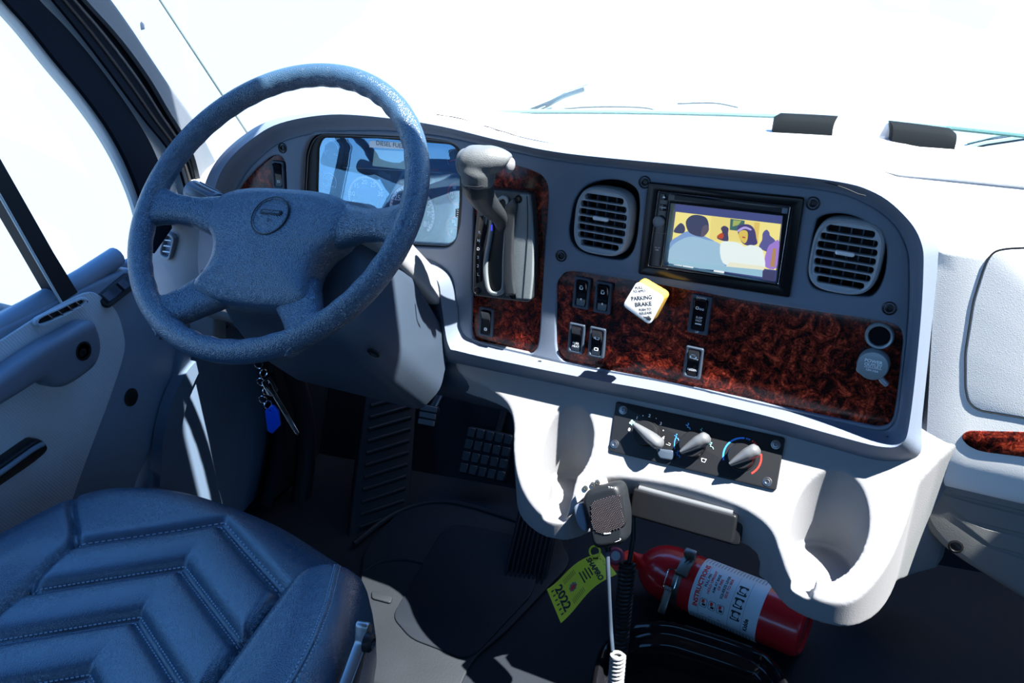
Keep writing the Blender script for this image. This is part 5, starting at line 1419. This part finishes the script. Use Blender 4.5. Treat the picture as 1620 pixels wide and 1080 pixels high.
# black glossy tray on the floor
tro = cr([(p[0], p[1]) for p in [(-0.1222,-0.2348),(-0.1334,-0.1499),(-0.1263,-0.1044),(-0.0956,-0.0617),(-0.0412,-0.0389),(0.0203,-0.0413),(0.1101,-0.0553),(0.1460,-0.0778),(0.1694,-0.1188),(0.1851,-0.1901),(0.1941,-0.3394),(0.0688,-0.4225),(-0.0782,-0.4224)]], 5)
tray = thing('floor_tray', 'glossy black open floor tray with a rounded rim behind the fire extinguisher', 'tray', at('G', tro[0].x, tro[0].y, -0.78))
tcn = Vector((sum(p.x for p in tro) / len(tro), sum(p.y for p in tro) / len(tro)))
def insetp(d):
    out = []
    n_ = len(tro)
    for i in range(n_):
        t_ = (tro[(i + 1) % n_] - tro[i - 1]).normalized()
        nn_ = Vector((t_.y, -t_.x))
        if (tcn - tro[i]).dot(nn_) < 0:
            nn_ = -nn_
        out.append(tro[i] + nn_ * d)
    return out
obj('tray_shell', loft([[Vector((p.x, p.y, z_)) for p in insetp(d)] for d, z_ in ((-.012, -.779), (-.004, -.715), (.0, -.704), (.006, -.700), (.012, -.704), (.014, -.716), (.020, -.722), (.028, -.724), (.034, -.732), (.040, -.768), (.055, -.772))], True, True), 'gloss_black', tray, ang=50)
tsc = (0.0244,-0.0561)
obj('tray_screw', revolve(at('G', tsc[0], tsc[1], -0.770), [(0.009, 0), (0.009, 0.030), (0.0075, 0.033), (0.005, 0.033), (0.004, 0.028), (0.0001, 0.028)], 20), 'steel', tray)

# ================================================================== FIRE EXTINGUISHER
eA, eB = (-0.0653,0.0902,-0.7220), (0.1889,0.0231,-0.7220)
eA, eB = Vector(eA), Vector(eB)
ax = (eB - eA).normalized()
exF = look_frame(eA, (0, 0, 1), ax)
Le = (eB - eA).length
er = 0.052
ex = thing('fire_extinguisher', 'red fire extinguisher lying strapped on the floor under the console', 'fire extinguisher', exF)
prf = [(0.012, -0.050), (0.020, -0.046), (0.032, -0.038), (0.043, -0.024), (0.050, -0.008), (0.0525, 0.01), (er, 0.03), (er, Le - 0.012), (er - 0.003, Le - 0.004), (er - 0.008, Le), (er - 0.014, Le - 0.004), (0.0001, Le - 0.006)]
obj('cylinder', revolve(exF, prf, 64), 'red', ex, ang=30)
def ext_at(px, py):
    return px
# angle on the cylinder facing the camera
cam_p = cam.matrix_world.translation
tc_ = (exF.inverted() @ cam_p)
cam_a = math.degrees(math.atan2(tc_.y, tc_.x))
z0, z1 = [(Vector(p) - eA).dot(ax) for p in ((-0.0059,0.0424,-0.6900), (0.1137,0.0162,-0.6900))]
def cyl_patch(z_0, z_1, a_0, a_1, r_, th=0.0006, k=40):
    rows = []
    for i in range(k + 1):
        a_ = R(a_0 + (a_1 - a_0) * i / k)
        rows.append([exF @ Vector((rr * math.cos(a_), rr * math.sin(a_), zz)) for rr, zz in ((r_, z_0), (r_ + th, z_0), (r_ + th, z_1), (r_, z_1))])
    return loft(rows)
obj('instruction_label', cyl_patch(z0, z1, cam_a - 105, cam_a + 95, er + 0.0003), 'label_dim', ex)
# lettering wrapped on the cylinder: local x = around (down the side), local y = along the axis
def wrap(bm, aoff, zoff, rot90=True):
    """bm built flat in frame G: x -> along the girth, y -> along the axis"""
    for v_ in bm.verts:
        x_, y_, z_ = v_.co
        a_ = R(aoff) - x_ / er
        rr = er + 0.0010 + z_
        v_.co = exF @ Vector((rr * math.cos(a_), rr * math.sin(a_), zoff - y_))
    return bm
LW = z1 - z0
sgn = 1
inks, reds = [], []
def gstrip(x0, x1, y_, h_):
    bm_ = bmesh.new()
    k_ = max(1, int((x1 - x0) / 0.004))
    vs_ = [(bm_.verts.new((x0 + (x1 - x0) * i / k_, y_ - h_ / 2, 0.0001)), bm_.verts.new((x0 + (x1 - x0) * i / k_, y_ + h_ / 2, 0.0001))) for i in range(k_ + 1)]
    for a, b in zip(vs_, vs_[1:]):
        bm_.faces.new((a[0], b[0], b[1], a[1]))
    return bm_
def wl(s, gx, gy, size, lst, bold=0.0):
    lst.append(wrap(text('G', s, gx, gy, 0, size, bold=bold), cam_a, z0))
wl('INSTRUCTIONS', 0.004, -0.012, 0.0115, reds, 0.0005)
steps = [('PULL PIN', 'HOLD UPRIGHT'), ('AIM AT BASE', 'OF FIRE'), ('SQUEEZE LEVER', 'SIDE TO SIDE')]
for k in range(3):
    gy = -0.026 - 0.0155 * k
    wl('1 2 3'.split()[k], -0.048, gy, 0.007, inks)
    inks.append(wrap(plate('G', rect(0.016, 0.013, 0.004, -0.024, gy), [rect(0.0145, 0.0115, 0.0035, -0.024, gy)], n0=0, n1=0.0003, bev=0.0001), cam_a, z0))
    reds.append(wrap(box('G', (-0.021, gy + 0.001, 0.0001), (0.006, 0.005, 0.0003)), cam_a, z0))
    inks.append(wrap(box('G', (-0.027, gy - 0.001, 0.0001), (0.004, 0.006, 0.0003)), cam_a, z0))
    wl(steps[k][0], 0.016, gy + 0.0035, 0.0062, inks, 0.0002)
    wl(steps[k][1], 0.016, gy - 0.0035, 0.0062, reds, 0.0002)
for k in range(3):
    gx = 0.020 - 0.022 * k
    inks.append(wrap(plate('G', rect(0.017, 0.017, 0.002, gx, -0.084), [circ(0.0052, gx + 0.001, -0.085, 12), rect(0.003, 0.010, 0, gx - 0.005, -0.083)], n0=0, n1=0.0003, bev=0.0001), cam_a, z0))
wl('Kidde', -0.034, -0.104, 0.0105, inks, 0.0004)
for k in range(20):
    yy = -0.004 - (LW - 0.008) * k / 20
    inks.append(wrap(gstrip(0.050, 0.066 + 0.006 * random.random(), yy, 0.0009), cam_a, z0))
    inks.append(wrap(gstrip(-0.078 + 0.006 * random.random(), -0.058, yy, 0.0009), cam_a, z0))
for yy in (-0.018, -0.072, -0.096):
    inks.append(wrap(gstrip(-0.055, 0.046, yy, 0.0004), cam_a, z0))
inks.append(wrap(box('G', (-0.055, -LW / 2, 0.0001), (0.0005, LW * 0.96, 0.0003)), cam_a, z0))
obj('label_print', join(*inks), 'ink', ex)
obj('label_heading', join(*reds), 'redp', ex)
# strap, clamp and bail
zs = (Vector((-0.0268,0.0579,-0.6800)) - eA).dot(ax)
def hoop(zc, wd, r_, m_, nm, th=0.0012):
    rows = []
    for i in range(65):
        a_ = 2 * math.pi * i / 64
        rows.append([exF @ Vector((rr * math.cos(a_), rr * math.sin(a_), zc + dz)) for rr, dz in ((r_, -wd / 2), (r_ + th, -wd / 2), (r_ + th, wd / 2), (r_, wd / 2))])
    return obj(nm, loft(rows[:-1], True, False, True), m_, ex)
hoop(0.040, 0.014, er + 0.0008, 'bronze', 'strap')
cl_c = Vector((-0.0232,0.0673,-0.6680))
ca = math.degrees(math.atan2(*reversed((exF.inverted() @ cl_c).to_2d())))
def on_cyl(a_, zc, r_=er):
    a_ = R(a_)
    rad = exF.to_3x3() @ Vector((math.cos(a_), math.sin(a_), 0))
    return look_frame(exF @ Vector((r_ * math.cos(a_), r_ * math.sin(a_), zc)), rad.cross(ax), rad)
zb = (exF.inverted() @ cl_c).z
f1 = on_cyl(ca, zb, er + 0.001)
def flipx(f):
    return f
cb_ = look_frame(f1.translation, ax, f1.to_3x3() @ Vector((0, 0, 1)))
obj('strap_bracket', join(box(cb_, (0, -0.004, 0.005), (0.022, 0.050, 0.009), 0.003), box(cb_, (0.0, 0.016, 0.012), (0.022, 0.014, 0.016), 0.003), box(cb_, (-0.003, 0.002, 0.0105), (0.002, 0.010, 0.002)), box(cb_, (0.003, 0.002, 0.0105), (0.002, 0.010, 0.002))), 'bronze', ex)
wl_c = Vector((-0.0503,0.0242,-0.6720))
wa_ = math.degrees(math.atan2(*reversed((exF.inverted() @ wl_c).to_2d())))
f2 = on_cyl(wa_, (exF.inverted() @ wl_c).z, er + 0.004)
f2 = look_frame(f2.translation, ax, f2.to_3x3() @ Vector((0, 0, 1)))
obj('wire_bail', tube([f2 @ Vector((p.x, p.y, 0.002)) for p in rect(0.020, 0.036, 0.008)], 0.0013, 8, closed=True, caps=False), 'chrome', ex)
obj('latch', join(box(f2, (0, -0.016, 0.003), (0.014, 0.008, 0.006), 0.0015), box(f2, (0, -0.040, -0.002), (0.014, 0.045, 0.004), 0.0015)), 'bronze', ex)
# valve head and gauge at the left end
gp = Vector((-0.1483,0.0452,-0.6600))
obj('valve', tube([eA - ax * 0.045, eA - ax * 0.075, gp + Vector((0, 0, -0.02))], [0.016, 0.014, 0.012], 16), 'redp', ex)
gF = look_frame(gp, uD, cam_p - gp)
gg = obj('pressure_gauge', revolve(gF, [(0.0155, -0.010), (0.0165, -0.004), (0.0160, 0.002), (0.0130, 0.006), (0.0001, 0.0065)], 36), 'gauge_red', ex)
obj('gauge_dial', revolve(gF, [(0.0085, 0.0066), (0.0085, 0.0074), (0.0001, 0.0076)], 28), 'dim', gg)

# inspection tag, curled
tA, tB = Vector((-0.1652,0.0060,-0.6200)), Vector((-0.1272,-0.0364,-0.6200))
tC, tD = Vector((-0.2498,-0.0595,-0.6600)), Vector((-0.2056,-0.1247,-0.6600))
tg = thing('inspection_tag', 'bright yellow inspection tag dated 2022 tied to the fire extinguisher', 'tag', Matrix.Translation((tC + tD) / 2))
def tagpt(s, t, off=0.0):
    """s along the length 0..1 from the tied end, t across 0..1"""
    a_ = tA.lerp(tC, s)
    b_ = tB.lerp(tD, s)
    p = a_.lerp(b_, t)
    nn_ = (tC - tA).cross(tB - tA).normalized()
    if nn_.dot(cam_p - p) < 0:
        nn_ = -nn_
    return p + nn_ * (0.010 * math.sin(s * math.pi * 1.5) + off)
rows = []
for i in range(25):
    s = i / 24
    rows.append([tagpt(s, 0, -0.0003), tagpt(s, 0.5, -0.0003), tagpt(s, 1, -0.0003), tagpt(s, 1, 0.0003), tagpt(s, 0.5, 0.0003), tagpt(s, 0, 0.0003)])
obj('tag_card', loft(rows), 'yellow', tg)
tl = ((tA + tB) / 2 - (tC + tD) / 2).length
tw = (tA - tB).length
def wrap_tag(bm):
    # flat text: x across the width (t), y up the length towards the tied end
    for v_ in bm.verts:
        x_, y_, z_ = v_.co
        v_.co = tagpt(x_, y_, z_ + 0.0006)
    return bm
def ttext(s, sy, tx, size, rot_flip=False, bold=0.0):
    b = text('G', s, 0, 0, 0, size, bold=bold)
    for v_ in b.verts:
        x_, y_, z_ = v_.co
        # reading direction runs across the width: x -> t, y -> -s
        v_.co = Vector((sy - y_ / tl, tx + x_ / tw, z_))
    return wrap_tag(b)
pt_ = [ttext('2022', 0.83, 0.50, 0.021, bold=0.0006), ttext('SHAPIRO', 0.22, 0.50, 0.0125, bold=0.0005)]
for k, (s, z_) in enumerate((('', .0), ('', .0), ('', .0), ('', .0))):
    pt_.append(wrap_tag(box('G', (0.29 + 0.05 * k, 0.5, 0), (0.020, 0.30 + 0.09 * (k % 2), 0.0003))))
rng_ = random.Random(3)
for k in range(9):
    yy = 0.50 + 0.026 * k
    for x0 in (0.10, 0.74):
        b = box('G', (yy, x0 + 0.08, 0), (0.006, 0.15, 0.0003))
        pt_.append(wrap_tag(b))
for k in range(6):
    pt_.append(wrap_tag(box('G', (0.93, 0.14 + 0.14 * k, 0), (0.045, 0.035, 0.0003))))
    pt_.append(wrap_tag(box('G', (0.05 + 0.015 * (k % 2), 0.10 + 0.13 * k, 0), (0.006, 0.09, 0.0003))))
cm = [Vector((0.10 + 0.05 * math.cos(a_ * .7) * (1 + .3 * (a_ % 2)), 0.16 + 0.10 * math.sin(a_ * .7), 0)) for a_ in range(9)]
pt_.append(wrap_tag(plate('G', [(0.06, 0.10), (0.10, 0.22), (0.16, 0.14), (0.14, 0.08)], n0=0, n1=0.0003, bev=0.0001)))
obj('tag_print', join(*pt_), 'ink', tg)
em = plate('G', [(0.62 + 0.075 * math.cos(a_ * math.pi / 8) * (1 if a_ % 2 else .8), 0.50 + 0.12 * math.sin(a_ * math.pi / 8) * (1 if a_ % 2 else .8)) for a_ in range(16)], n0=0, n1=0.0003, bev=0.0001)
obj('tag_emblem', wrap_tag(em), 'bronze', tg)
obj('tag_emblem', wrap_tag(plate('G', [(0.60, 0.46), (0.66, 0.47), (0.67, 0.55), (0.60, 0.56), (0.57, 0.51)], n0=0.0003, n1=0.0006, bev=0.0001)), 'redp', tg)
obj('tie_ring', ring(Vector((-0.1740,-0.0039,-0.6100)), (cam_p - tA), 0.009, 0.0018), 'yellow', tg)

# ================================================================== HANDHELD RADIO MICROPHONE
Mf = FR['M']
mic = thing('radio_microphone', 'black handheld radio microphone with a mesh grille hung on the console', 'microphone', at(Mf, *(0.0387,-0.0283), 0))
m_o = cr([(0.0078,-0.0072),(0.0140,0.0051),(0.0300,0.0152),(0.0499,0.0245),(0.0600,0.0201),(0.0667,0.0037),(0.0735,-0.0153),(0.0777,-0.0403),(0.0773,-0.0523),(0.0648,-0.0647),(0.0393,-0.0743),(0.0284,-0.0574),(0.0207,-0.0356),(0.0115,-0.0182)], 4)
mr_ = []
mc = Vector((sum(p.x for p in m_o) / len(m_o), sum(p.y for p in m_o) / len(m_o)))
for s_, z_ in ((.86, -.024), (.97, -.018), (1.0, -.006), (1.0, .006), (.95, .014), (.84, .018)):
    mr_.append([Mf @ Vector((mc.x + (p.x - mc.x) * s_, mc.y + (p.y - mc.y) * s_, z_)) for p in m_o])
obj('mic_body', blend(loft(mr_), 0.0018, 4), 'mic', mic, ang=60)
g_o = cr([(0.0231,-0.0126),(0.0292,-0.0036),(0.0439,0.0049),(0.0607,0.0129),(0.0647,0.0080),(0.0724,-0.0146),(0.0760,-0.0280),(0.0620,-0.0398),(0.0487,-0.0482),(0.0366,-0.0486),(0.0283,-0.0377)], 4)
gb = plate(Mf, g_o, n0=0.010, n1=0.0190, bev=0.002)
obj('grille', gb, 'black', mic)
wires = []
gmin, gmax = min(p.x for p in g_o), max(p.x for p in g_o)
hmin, hmax = min(p.y for p in g_o), max(p.y for p in g_o)
def inside(x, y):
    c = False
    n_ = len(g_o)
    for i in range(n_):
        a, b = g_o[i], g_o[i - 1]
        if (a.y > y) != (b.y > y) and x < (b.x - a.x) * (y - a.y) / (b.y - a.y) + a.x:
            c = not c
    return c
dots = []
st_p = 0.0027
yy = hmin
row_i = 0
while yy < hmax:
    xx = gmin + (st_p / 2 if row_i % 2 else 0)
    while xx < gmax:
        if inside(xx, yy) and inside(xx + .001, yy) and inside(xx - .001, yy):
            dots.append(box(at(Mf, xx, yy, 0.0192), (0, 0, 0), (0.0013, 0.0013, 0.0008)))
        xx += st_p
    yy += st_p * 0.9
    row_i += 1
obj('grille_mesh', join(*dots), 'mesh', mic)
pt_o = cr([(-0.0040,-0.0247),(0.0060,-0.0179),(0.0121,-0.0296),(0.0199,-0.0516),(0.0139,-0.0574),(0.0040,-0.0481),(-0.0031,-0.0339)], 4)
obj('talk_button', plate(Mf, pt_o, n0=-0.012, n1=0.008, bev=0.003), 'dash', mic)
bdp = (0.0599,-0.0542)
obj('badge', plate(at(Mf, bdp[0], bdp[1], 0.0165, 22), circ(0.0150, 0, 0, 40, 0.0036), [circ(0.0142, 0, 0, 40, 0.0028)], n0=0, n1=0.0008, bev=0.0002), 'label', mic)
tp = (0.0502,0.0199)
obj('lettering', join(text(Mf, 'TALK', *(0.0499,0.0191), 0.0165, 0.0052, 12), box(at(Mf, *(0.0535,-0.0455), 0.0193, 22), (0, 0, 0), (0.011, 0.0016, 0.0003)), box(at(Mf, bdp[0], bdp[1], 0.0168, 22), (0, 0, 0), (0.020, 0.0016, 0.0003))), 'label', mic)
mb = thing('microphone_bracket', 'scratched beige metal hook bracket screwed to the console above the microphone', 'bracket', at(Mf, *(0.0095,0.0029), -0.01))
bkp = rnd([(-0.0059,-0.0006),(0.0267,0.0210),(0.0323,0.0118),(0.0099,-0.0031),(0.0032,-0.0131),(-0.0061,-0.0251),(-0.0123,-0.0132)], 0.002)
obj('bracket_plate', plate(Mf, bkp, n0=-0.022, n1=-0.008, bev=0.0015), 'offwhite', mb)
for p in [(0.0031,0.0010),(0.0135,0.0087),(0.0196,0.0138)]:
    obj('bracket_screw', revolve(at(Mf, p[0], p[1], -0.008), [(0.0042, 0), (0.004, 0.0015), (0.0015, 0.0018), (0.001, 0.0006), (0.0001, 0.0006)], 14), 'bronze', mb)

# microphone cord: straight lead, loop and coil
cpts = [(-0.1048,-0.1963,-0.4004), (-0.1003,-0.2115,-0.4313), (-0.0954,-0.2241,-0.4802), (-0.0914,-0.2330,-0.5216), (-0.0871,-0.2433,-0.5421), (-0.0848,-0.2487,-0.5528)]
lead = cr(cpts, 5, False)
def coil(c0, c1, rad, th, turns, seg=14, start=0.0):
    c0, c1 = Vector(c0), Vector(c1)
    f_ = look_frame(c0, (1, 0, 0), c1 - c0)
    L_ = (c1 - c0).length
    n_ = int(turns * seg)
    return [f_ @ Vector((rad * math.cos(start + 2 * math.pi * k / seg), rad * math.sin(start + 2 * math.pi * k / seg), L_ * k / n_)) for k in range(n_ + 1)]
mcd = obj('cord', tube(lead, 0.0032, 10), 'dash_dark', mic)  # dark tone puts the shade on the lead into its colour
ca_, cb2 = (-0.0759,-0.2510,-0.5552), (-0.0786,-0.2703,-0.6678)
obj('coil', tube(coil(ca_, cb2, 0.0092, 0.0032, 16), 0.0030, 8), 'dash_light', mcd)  # paler tone than the lead stands for sun on the coil
obj('strain_relief', tube([(-0.1064,-0.1935,-0.3949), (-0.1029,-0.2003,-0.4083)], [0.0055, 0.0042], 12), 'black', mcd)
# second black coil from behind the console to the floor
k0, k1 = (-0.0956,-0.1000,-0.5243), (-0.1000,-0.1600,-0.7703)
cc2 = thing('coiled_cord', 'thick black coiled cord hanging behind the console down to the floor', 'cord', Matrix.Translation(k1))
obj('coil', tube(coil(k0, k1, 0.0105, 0.003, 34), 0.0036, 8), 'black', cc2)
obj('lead', tube([(-0.0971,-0.0600,-0.4568), (-0.0913,-0.0800,-0.4880), (-0.0935,-0.1000,-0.5265)], 0.0040, 10), 'black', cc2)

# ================================================================== DRIVER SEAT
seat = thing('driver_seat', 'black leather driver seat cushion with stitched chevrons and side bolsters', 'seat', at('G', -0.59, -0.65, -0.78))
so_ = cr([(-.338, -.47), (-.358, -.428), (-.395, -.400), (-.45, -.377), (-.52, -.352), (-.60, -.335), (-.70, -.325), (-.78, -.335), (-.84, -.362), (-.878, -.425), (-.892, -.55), (-.89, -.80), (-.86, -.95), (-.60, -.97), (-.34, -.95), (-.308, -.80), (-.306, -.62), (-.319, -.53)], 6)
SC = Vector((-.59, -.64))
def sstep(a, b, x):
    t = max(0, min(1, (x - a) / (b - a)))
    return t * t * (3 - 2 * t)
CH0 = -0.392
CHP = 0.0865
SL = 0.60
def bseam(y, side):
    # how far from the centreline the bolster seam runs, opening towards the front
    k = sstep(-.50, -.39, y)
    return 0.152 + 0.085 * k + (0.01 if side < 0 else 0)
def seat_z(x, y):
    dx = x + 0.592
    ad = abs(dx)
    sd_ = 1 if dx > 0 else -1
    h = -0.300
    bs = bseam(y, sd_)
    inb = sstep(bs, bs + 0.045, ad) * sstep(-.385, -.47, y)
    if sd_ < 0:
        h += 0.034 * sstep(bs, bs + 0.06, ad) * sstep(-.44, -.66, y)
    else:
        h += 0.046 * inb
    h += 0.010 * math.sin(min(1, ad / 0.3) * math.pi * .5) * sstep(-.36, -.5, y)
    if y < -.39:
        h -= 0.010 * math.exp(-((ad - bs) / 0.007) ** 2)
    if ad < bs:
        ych = y + SL * ad
        k = (CH0 - ych) / CHP
        if k > -0.5:
            kk = round(k)
            if kk >= 0:
                d_ = (ych - (CH0 - kk * CHP))
                h -= 0.011 * math.exp(-(d_ / 0.010) ** 2)
            f = k - math.floor(k)
            h += 0.006 * math.sin(math.pi * f) if k > 0 else 0
    return h
NR, NA = 110, len(so_) * 3
so3 = cr([(p.x, p.y) for p in so_], 3)
rings = []
for i in range(1, NR + 1):
    t = i / NR
    row = []
    for p in so3:
        d_ = p - SC
        q_ = SC + d_ * t
        edge = (1 - t) * d_.length
        z_ = seat_z(q_.x, q_.y)
        rr = 0.062
        if edge < rr:
            s_ = 1 - edge / rr
            z_ -= 0.052 * (1 - math.sqrt(max(0, 1 - s_ * s_)))
        row.append(Vector((q_.x, q_.y, z_)))
    rings.append(row)
for dz, sc_ in ((0.03, 1.004), (0.07, 1.0), (0.11, 0.985), (0.135, 0.96)):
    rings.append([Vector((SC.x + (p.x - SC.x) * sc_, SC.y + (p.y - SC.y) * sc_, seat_z(p.x, p.y) * 0.3 - 0.7 * 0.29 - 0.05 - dz)) for p in so3])
cushion = loft(rings, True, True)
obj('cushion', cushion, 'leather', seat, ang=80)
# piping along the bolster seam and edge
def onseat(x, y, up=0.001):
    d_ = Vector((x, y)) - SC
    return Vector((x, y, seat_z(x, y) + up))
for kk in range(5):
    st1 = []
    for sd_ in (-1, 1):
        lim = 0.15 + (0.085 if kk == 0 else 0.01)
        for off in (-0.0052, 0.0052):
            n_ = 34
            for j in range(n_):
                x0 = lim * (j + 0.15) / n_
                x1 = lim * (j + 0.75) / n_
                y0 = CH0 - kk * CHP - SL * x0 + off
                y1 = CH0 - kk * CHP - SL * x1 + off
                if x0 > bseam(y0, sd_) - 0.004:
                    continue
                st1.append(tube([onseat(-.592 + sd_ * x0, y0, 0.0003), onseat(-.592 + sd_ * x1, y1, 0.0003)], 0.0011, 4))
    obj('stitch_line', join(*st1), 'thread', seat)
def edge_pt(j, inset, up):
    p = so3[j % len(so3)]
    d_ = p - SC
    t = 1 - inset / d_.length
    q_ = SC + d_ * t
    rr = 0.062
    s_ = 1 - inset / rr
    z_ = seat_z(q_.x, q_.y) - (0.052 * (1 - math.sqrt(max(0, 1 - s_ * s_))) if inset < rr else 0)
    return Vector((q_.x, q_.y, z_ + up))
nS = len(so3)
# right bolster edge seam: from the front corner back along the right side
ridx = list(range(nS - int(nS * 0.20), nS + int(nS * 0.035)))
for ins in (0.030, 0.024):
    s2_ = []
    for j in ridx:
        s2_.append(tube([edge_pt(j, ins, 0.0004), edge_pt(j, ins, 0.0004).lerp(edge_pt(j + 1, ins, 0.0004), 0.6)], 0.0007, 4))
    obj('edge_stitching', join(*s2_), 'thread', seat)
obj('edge_piping', tube([edge_pt(j, 0.027, 0.0006) for j in ridx], 0.0022, 8), 'leather', seat)
# seat base, side trim and bracket
base_o = [SC + (p - SC) * 0.93 for p in so_]
obj('seat_base', loft([[Vector((p.x, p.y, z_)) for p in base_o] for z_ in (-0.60, -0.42)]), 'rubber', seat)
obj('pedestal', box('G', (-.60, -.70, -.68), (0.34, 0.36, 0.20), 0.02), 'rubber', seat)
sbF = FR['X']
sx0 = -0.288
sb = rnd([(-0.5884,-0.3035),(-0.5421,-0.2646),(-0.5334,-0.2562),(-0.5374,-0.2440),(-0.5448,-0.2438),(-0.5538,-0.2634),(-0.6037,-0.2844)], 0.004)
obj('side_bracket', plate(at(FR['X'], 0, 0, sx0), sb, n0=-0.012, n1=0.003, bev=0.002), 'steel', seat)
bb = (-0.5524,-0.2591)
obj('bracket_bolt', revolve(at(FR['X'], bb[0], bb[1], sx0 + 0.003), [(0.011, 0), (0.010, 0.006), (0.006, 0.009), (0.004, 0.006), (0.0001, 0.006)], 20), 'black', seat)

# ================================================================== DASH TOP BAR WITH CLEAR DOME
bz = 0.045
bl_, br_ = (0.0427,0.2382,0.0750), (0.2934,0.2350,0.0650)
bl_, br_ = Vector(bl_), Vector(br_)
bdir = (br_ - bl_)
bFr = look_frame(bl_, bdir, (0.1, -0.9, 0.35))
sbt = thing('dash_top_bar', 'black padded bar with a clear round dome at its middle, by the windshield', 'dash accessory', bFr)
Lb = bdir.length
dc = (0.1684,0.2360,0.0750)
dcl = bFr.inverted() @ Vector(dc)
prb = []
for s_ in [k / 30 for k in range(31)]:
    x_ = Lb * s_
    k_ = 0.028 * (0.86 + 0.14 * math.sin(math.pi * s_)) * (0.75 if s_ in (0, 1) else 1)
    prb.append([bFr @ Vector((x_, k_ * 0.95 * math.copysign(abs(math.sin(2 * math.pi * j / 20)) ** .7, math.sin(2 * math.pi * j / 20)), 0.020 * math.cos(2 * math.pi * j / 20))) for j in range(20)])
domeR = 0.040
cyc = revolve(look_frame(bFr @ Vector((dcl.x, dcl.y, 0)), bdir, bFr.to_3x3() @ Vector((0, 0, 1))), [(domeR + .0015, -.06), (domeR + .0015, .06)], 40)
whole = carve(loft(prb), cuts=[cyc])
bFi = bFr.inverted()
for sgn_ in (-1, 1):
    half_ = whole.copy()
    bmesh.ops.delete(half_, geom=[v_ for v_ in half_.verts if ((bFi @ v_.co).x - dcl.x) * sgn_ < 0], context='VERTS')
    obj('bar_half', half_, 'bar', sbt, ang=50)
whole.free()
dF = look_frame(bFr @ Vector((dcl.x, dcl.y, 0.0)), bdir, bFr.to_3x3() @ Vector((0, 0, 1)))
obj('dome', ellipsoid(dF, (0, 0, 0.006), (domeR, domeR, 0.032), 40), 'dome', sbt, ang=80)
obj('dome_base', revolve(dF, [(domeR, -0.018), (domeR, -0.004), (0.030, -0.002), (0.0001, -0.002)], 40), 'offwhite', sbt)

# wipers and cowl outside the windshield
for pts, nm, lb in (([(-0.4766,0.6000,-0.0334), (-0.4358,0.6200,-0.0192), (-0.4065,0.6600,-0.0084), (-0.3737,0.7000,-0.0036)], 'wiper', 'pale wiper arm outside the windshield, left of two, rising to a tip'),
                    ([(0.3493,0.6000,-0.0610), (0.3896,0.6000,-0.0472), (0.4654,0.6000,-0.0298)], 'wiper', 'pale wiper arm outside the windshield at the far right edge')):
    wt_ = thing(nm, lb, 'wiper', Matrix.Translation(pts[0]), group=None)
    obj('wiper_arm', tube(pts, 0.006, 8), 'wiper', wt_)
    obj('wiper_blade', tube([Vector(p) + Vector((0.01, 0, 0.012)) for p in pts], 0.003, 8), 'wiper', wt_)
cw = [[(-0.4635,0.6400,-0.0380), (-0.3606,0.6400,-0.0220), (-0.2362,0.6400,-0.0173), (-0.1977,0.6400,-0.0260)], [(-0.1644,0.6400,-0.0070), (-0.0932,0.6400,-0.0031), (-0.0469,0.6400,-0.0100)]]
for c_ in cw:
    tag(obj('cowl_grille', tube(cr(c_, 4, False), 0.004, 8), mat('pale_cowl', (0.55, 0.72, 0.74), 0.6)), 'pale edge of the cowl grille outside the windshield, %s part' % ('long left' if c_ is cw[0] else 'short right'), 'cowl')
tag(obj('antenna', tube([(-1.2382,0.5000,0.2232), (-1.0792,0.5000,-0.0768)], 0.0022, 8), 'antenna'), 'thin dark rod antenna seen through the windshield left of the wheel', 'antenna')
from mathutils.bvhtree import BVHTree
bv_ = bmesh.new()
wobj = bpy.data.objects['window_2']
bv_.from_mesh(wobj.data)
bv_.transform(ROOT['window_2'])
sp0, _n, _i, _d = BVHTree.FromBMesh(bv_).ray_cast(cam_p, Vector((-1.1160,0.3000,0.1978)) - cam_p)
bv_.free()
sp0 = sp0 if sp0 else Vector((-1.1160,0.3000,0.1978))
spf = look_frame(sp0, (1, 0, 0), (0, -1, 0.2))
tag(obj('windshield_spot', plate(spf, rnd([(-.004, -.007), (.004, -.005), (.004, .004), (0, .008), (-.004, .004)], 0.002), n0=0, n1=0.002, bev=0.0006), 'dash'), 'tiny dark chip-shaped sensor stuck high on the windshield', 'sensor')
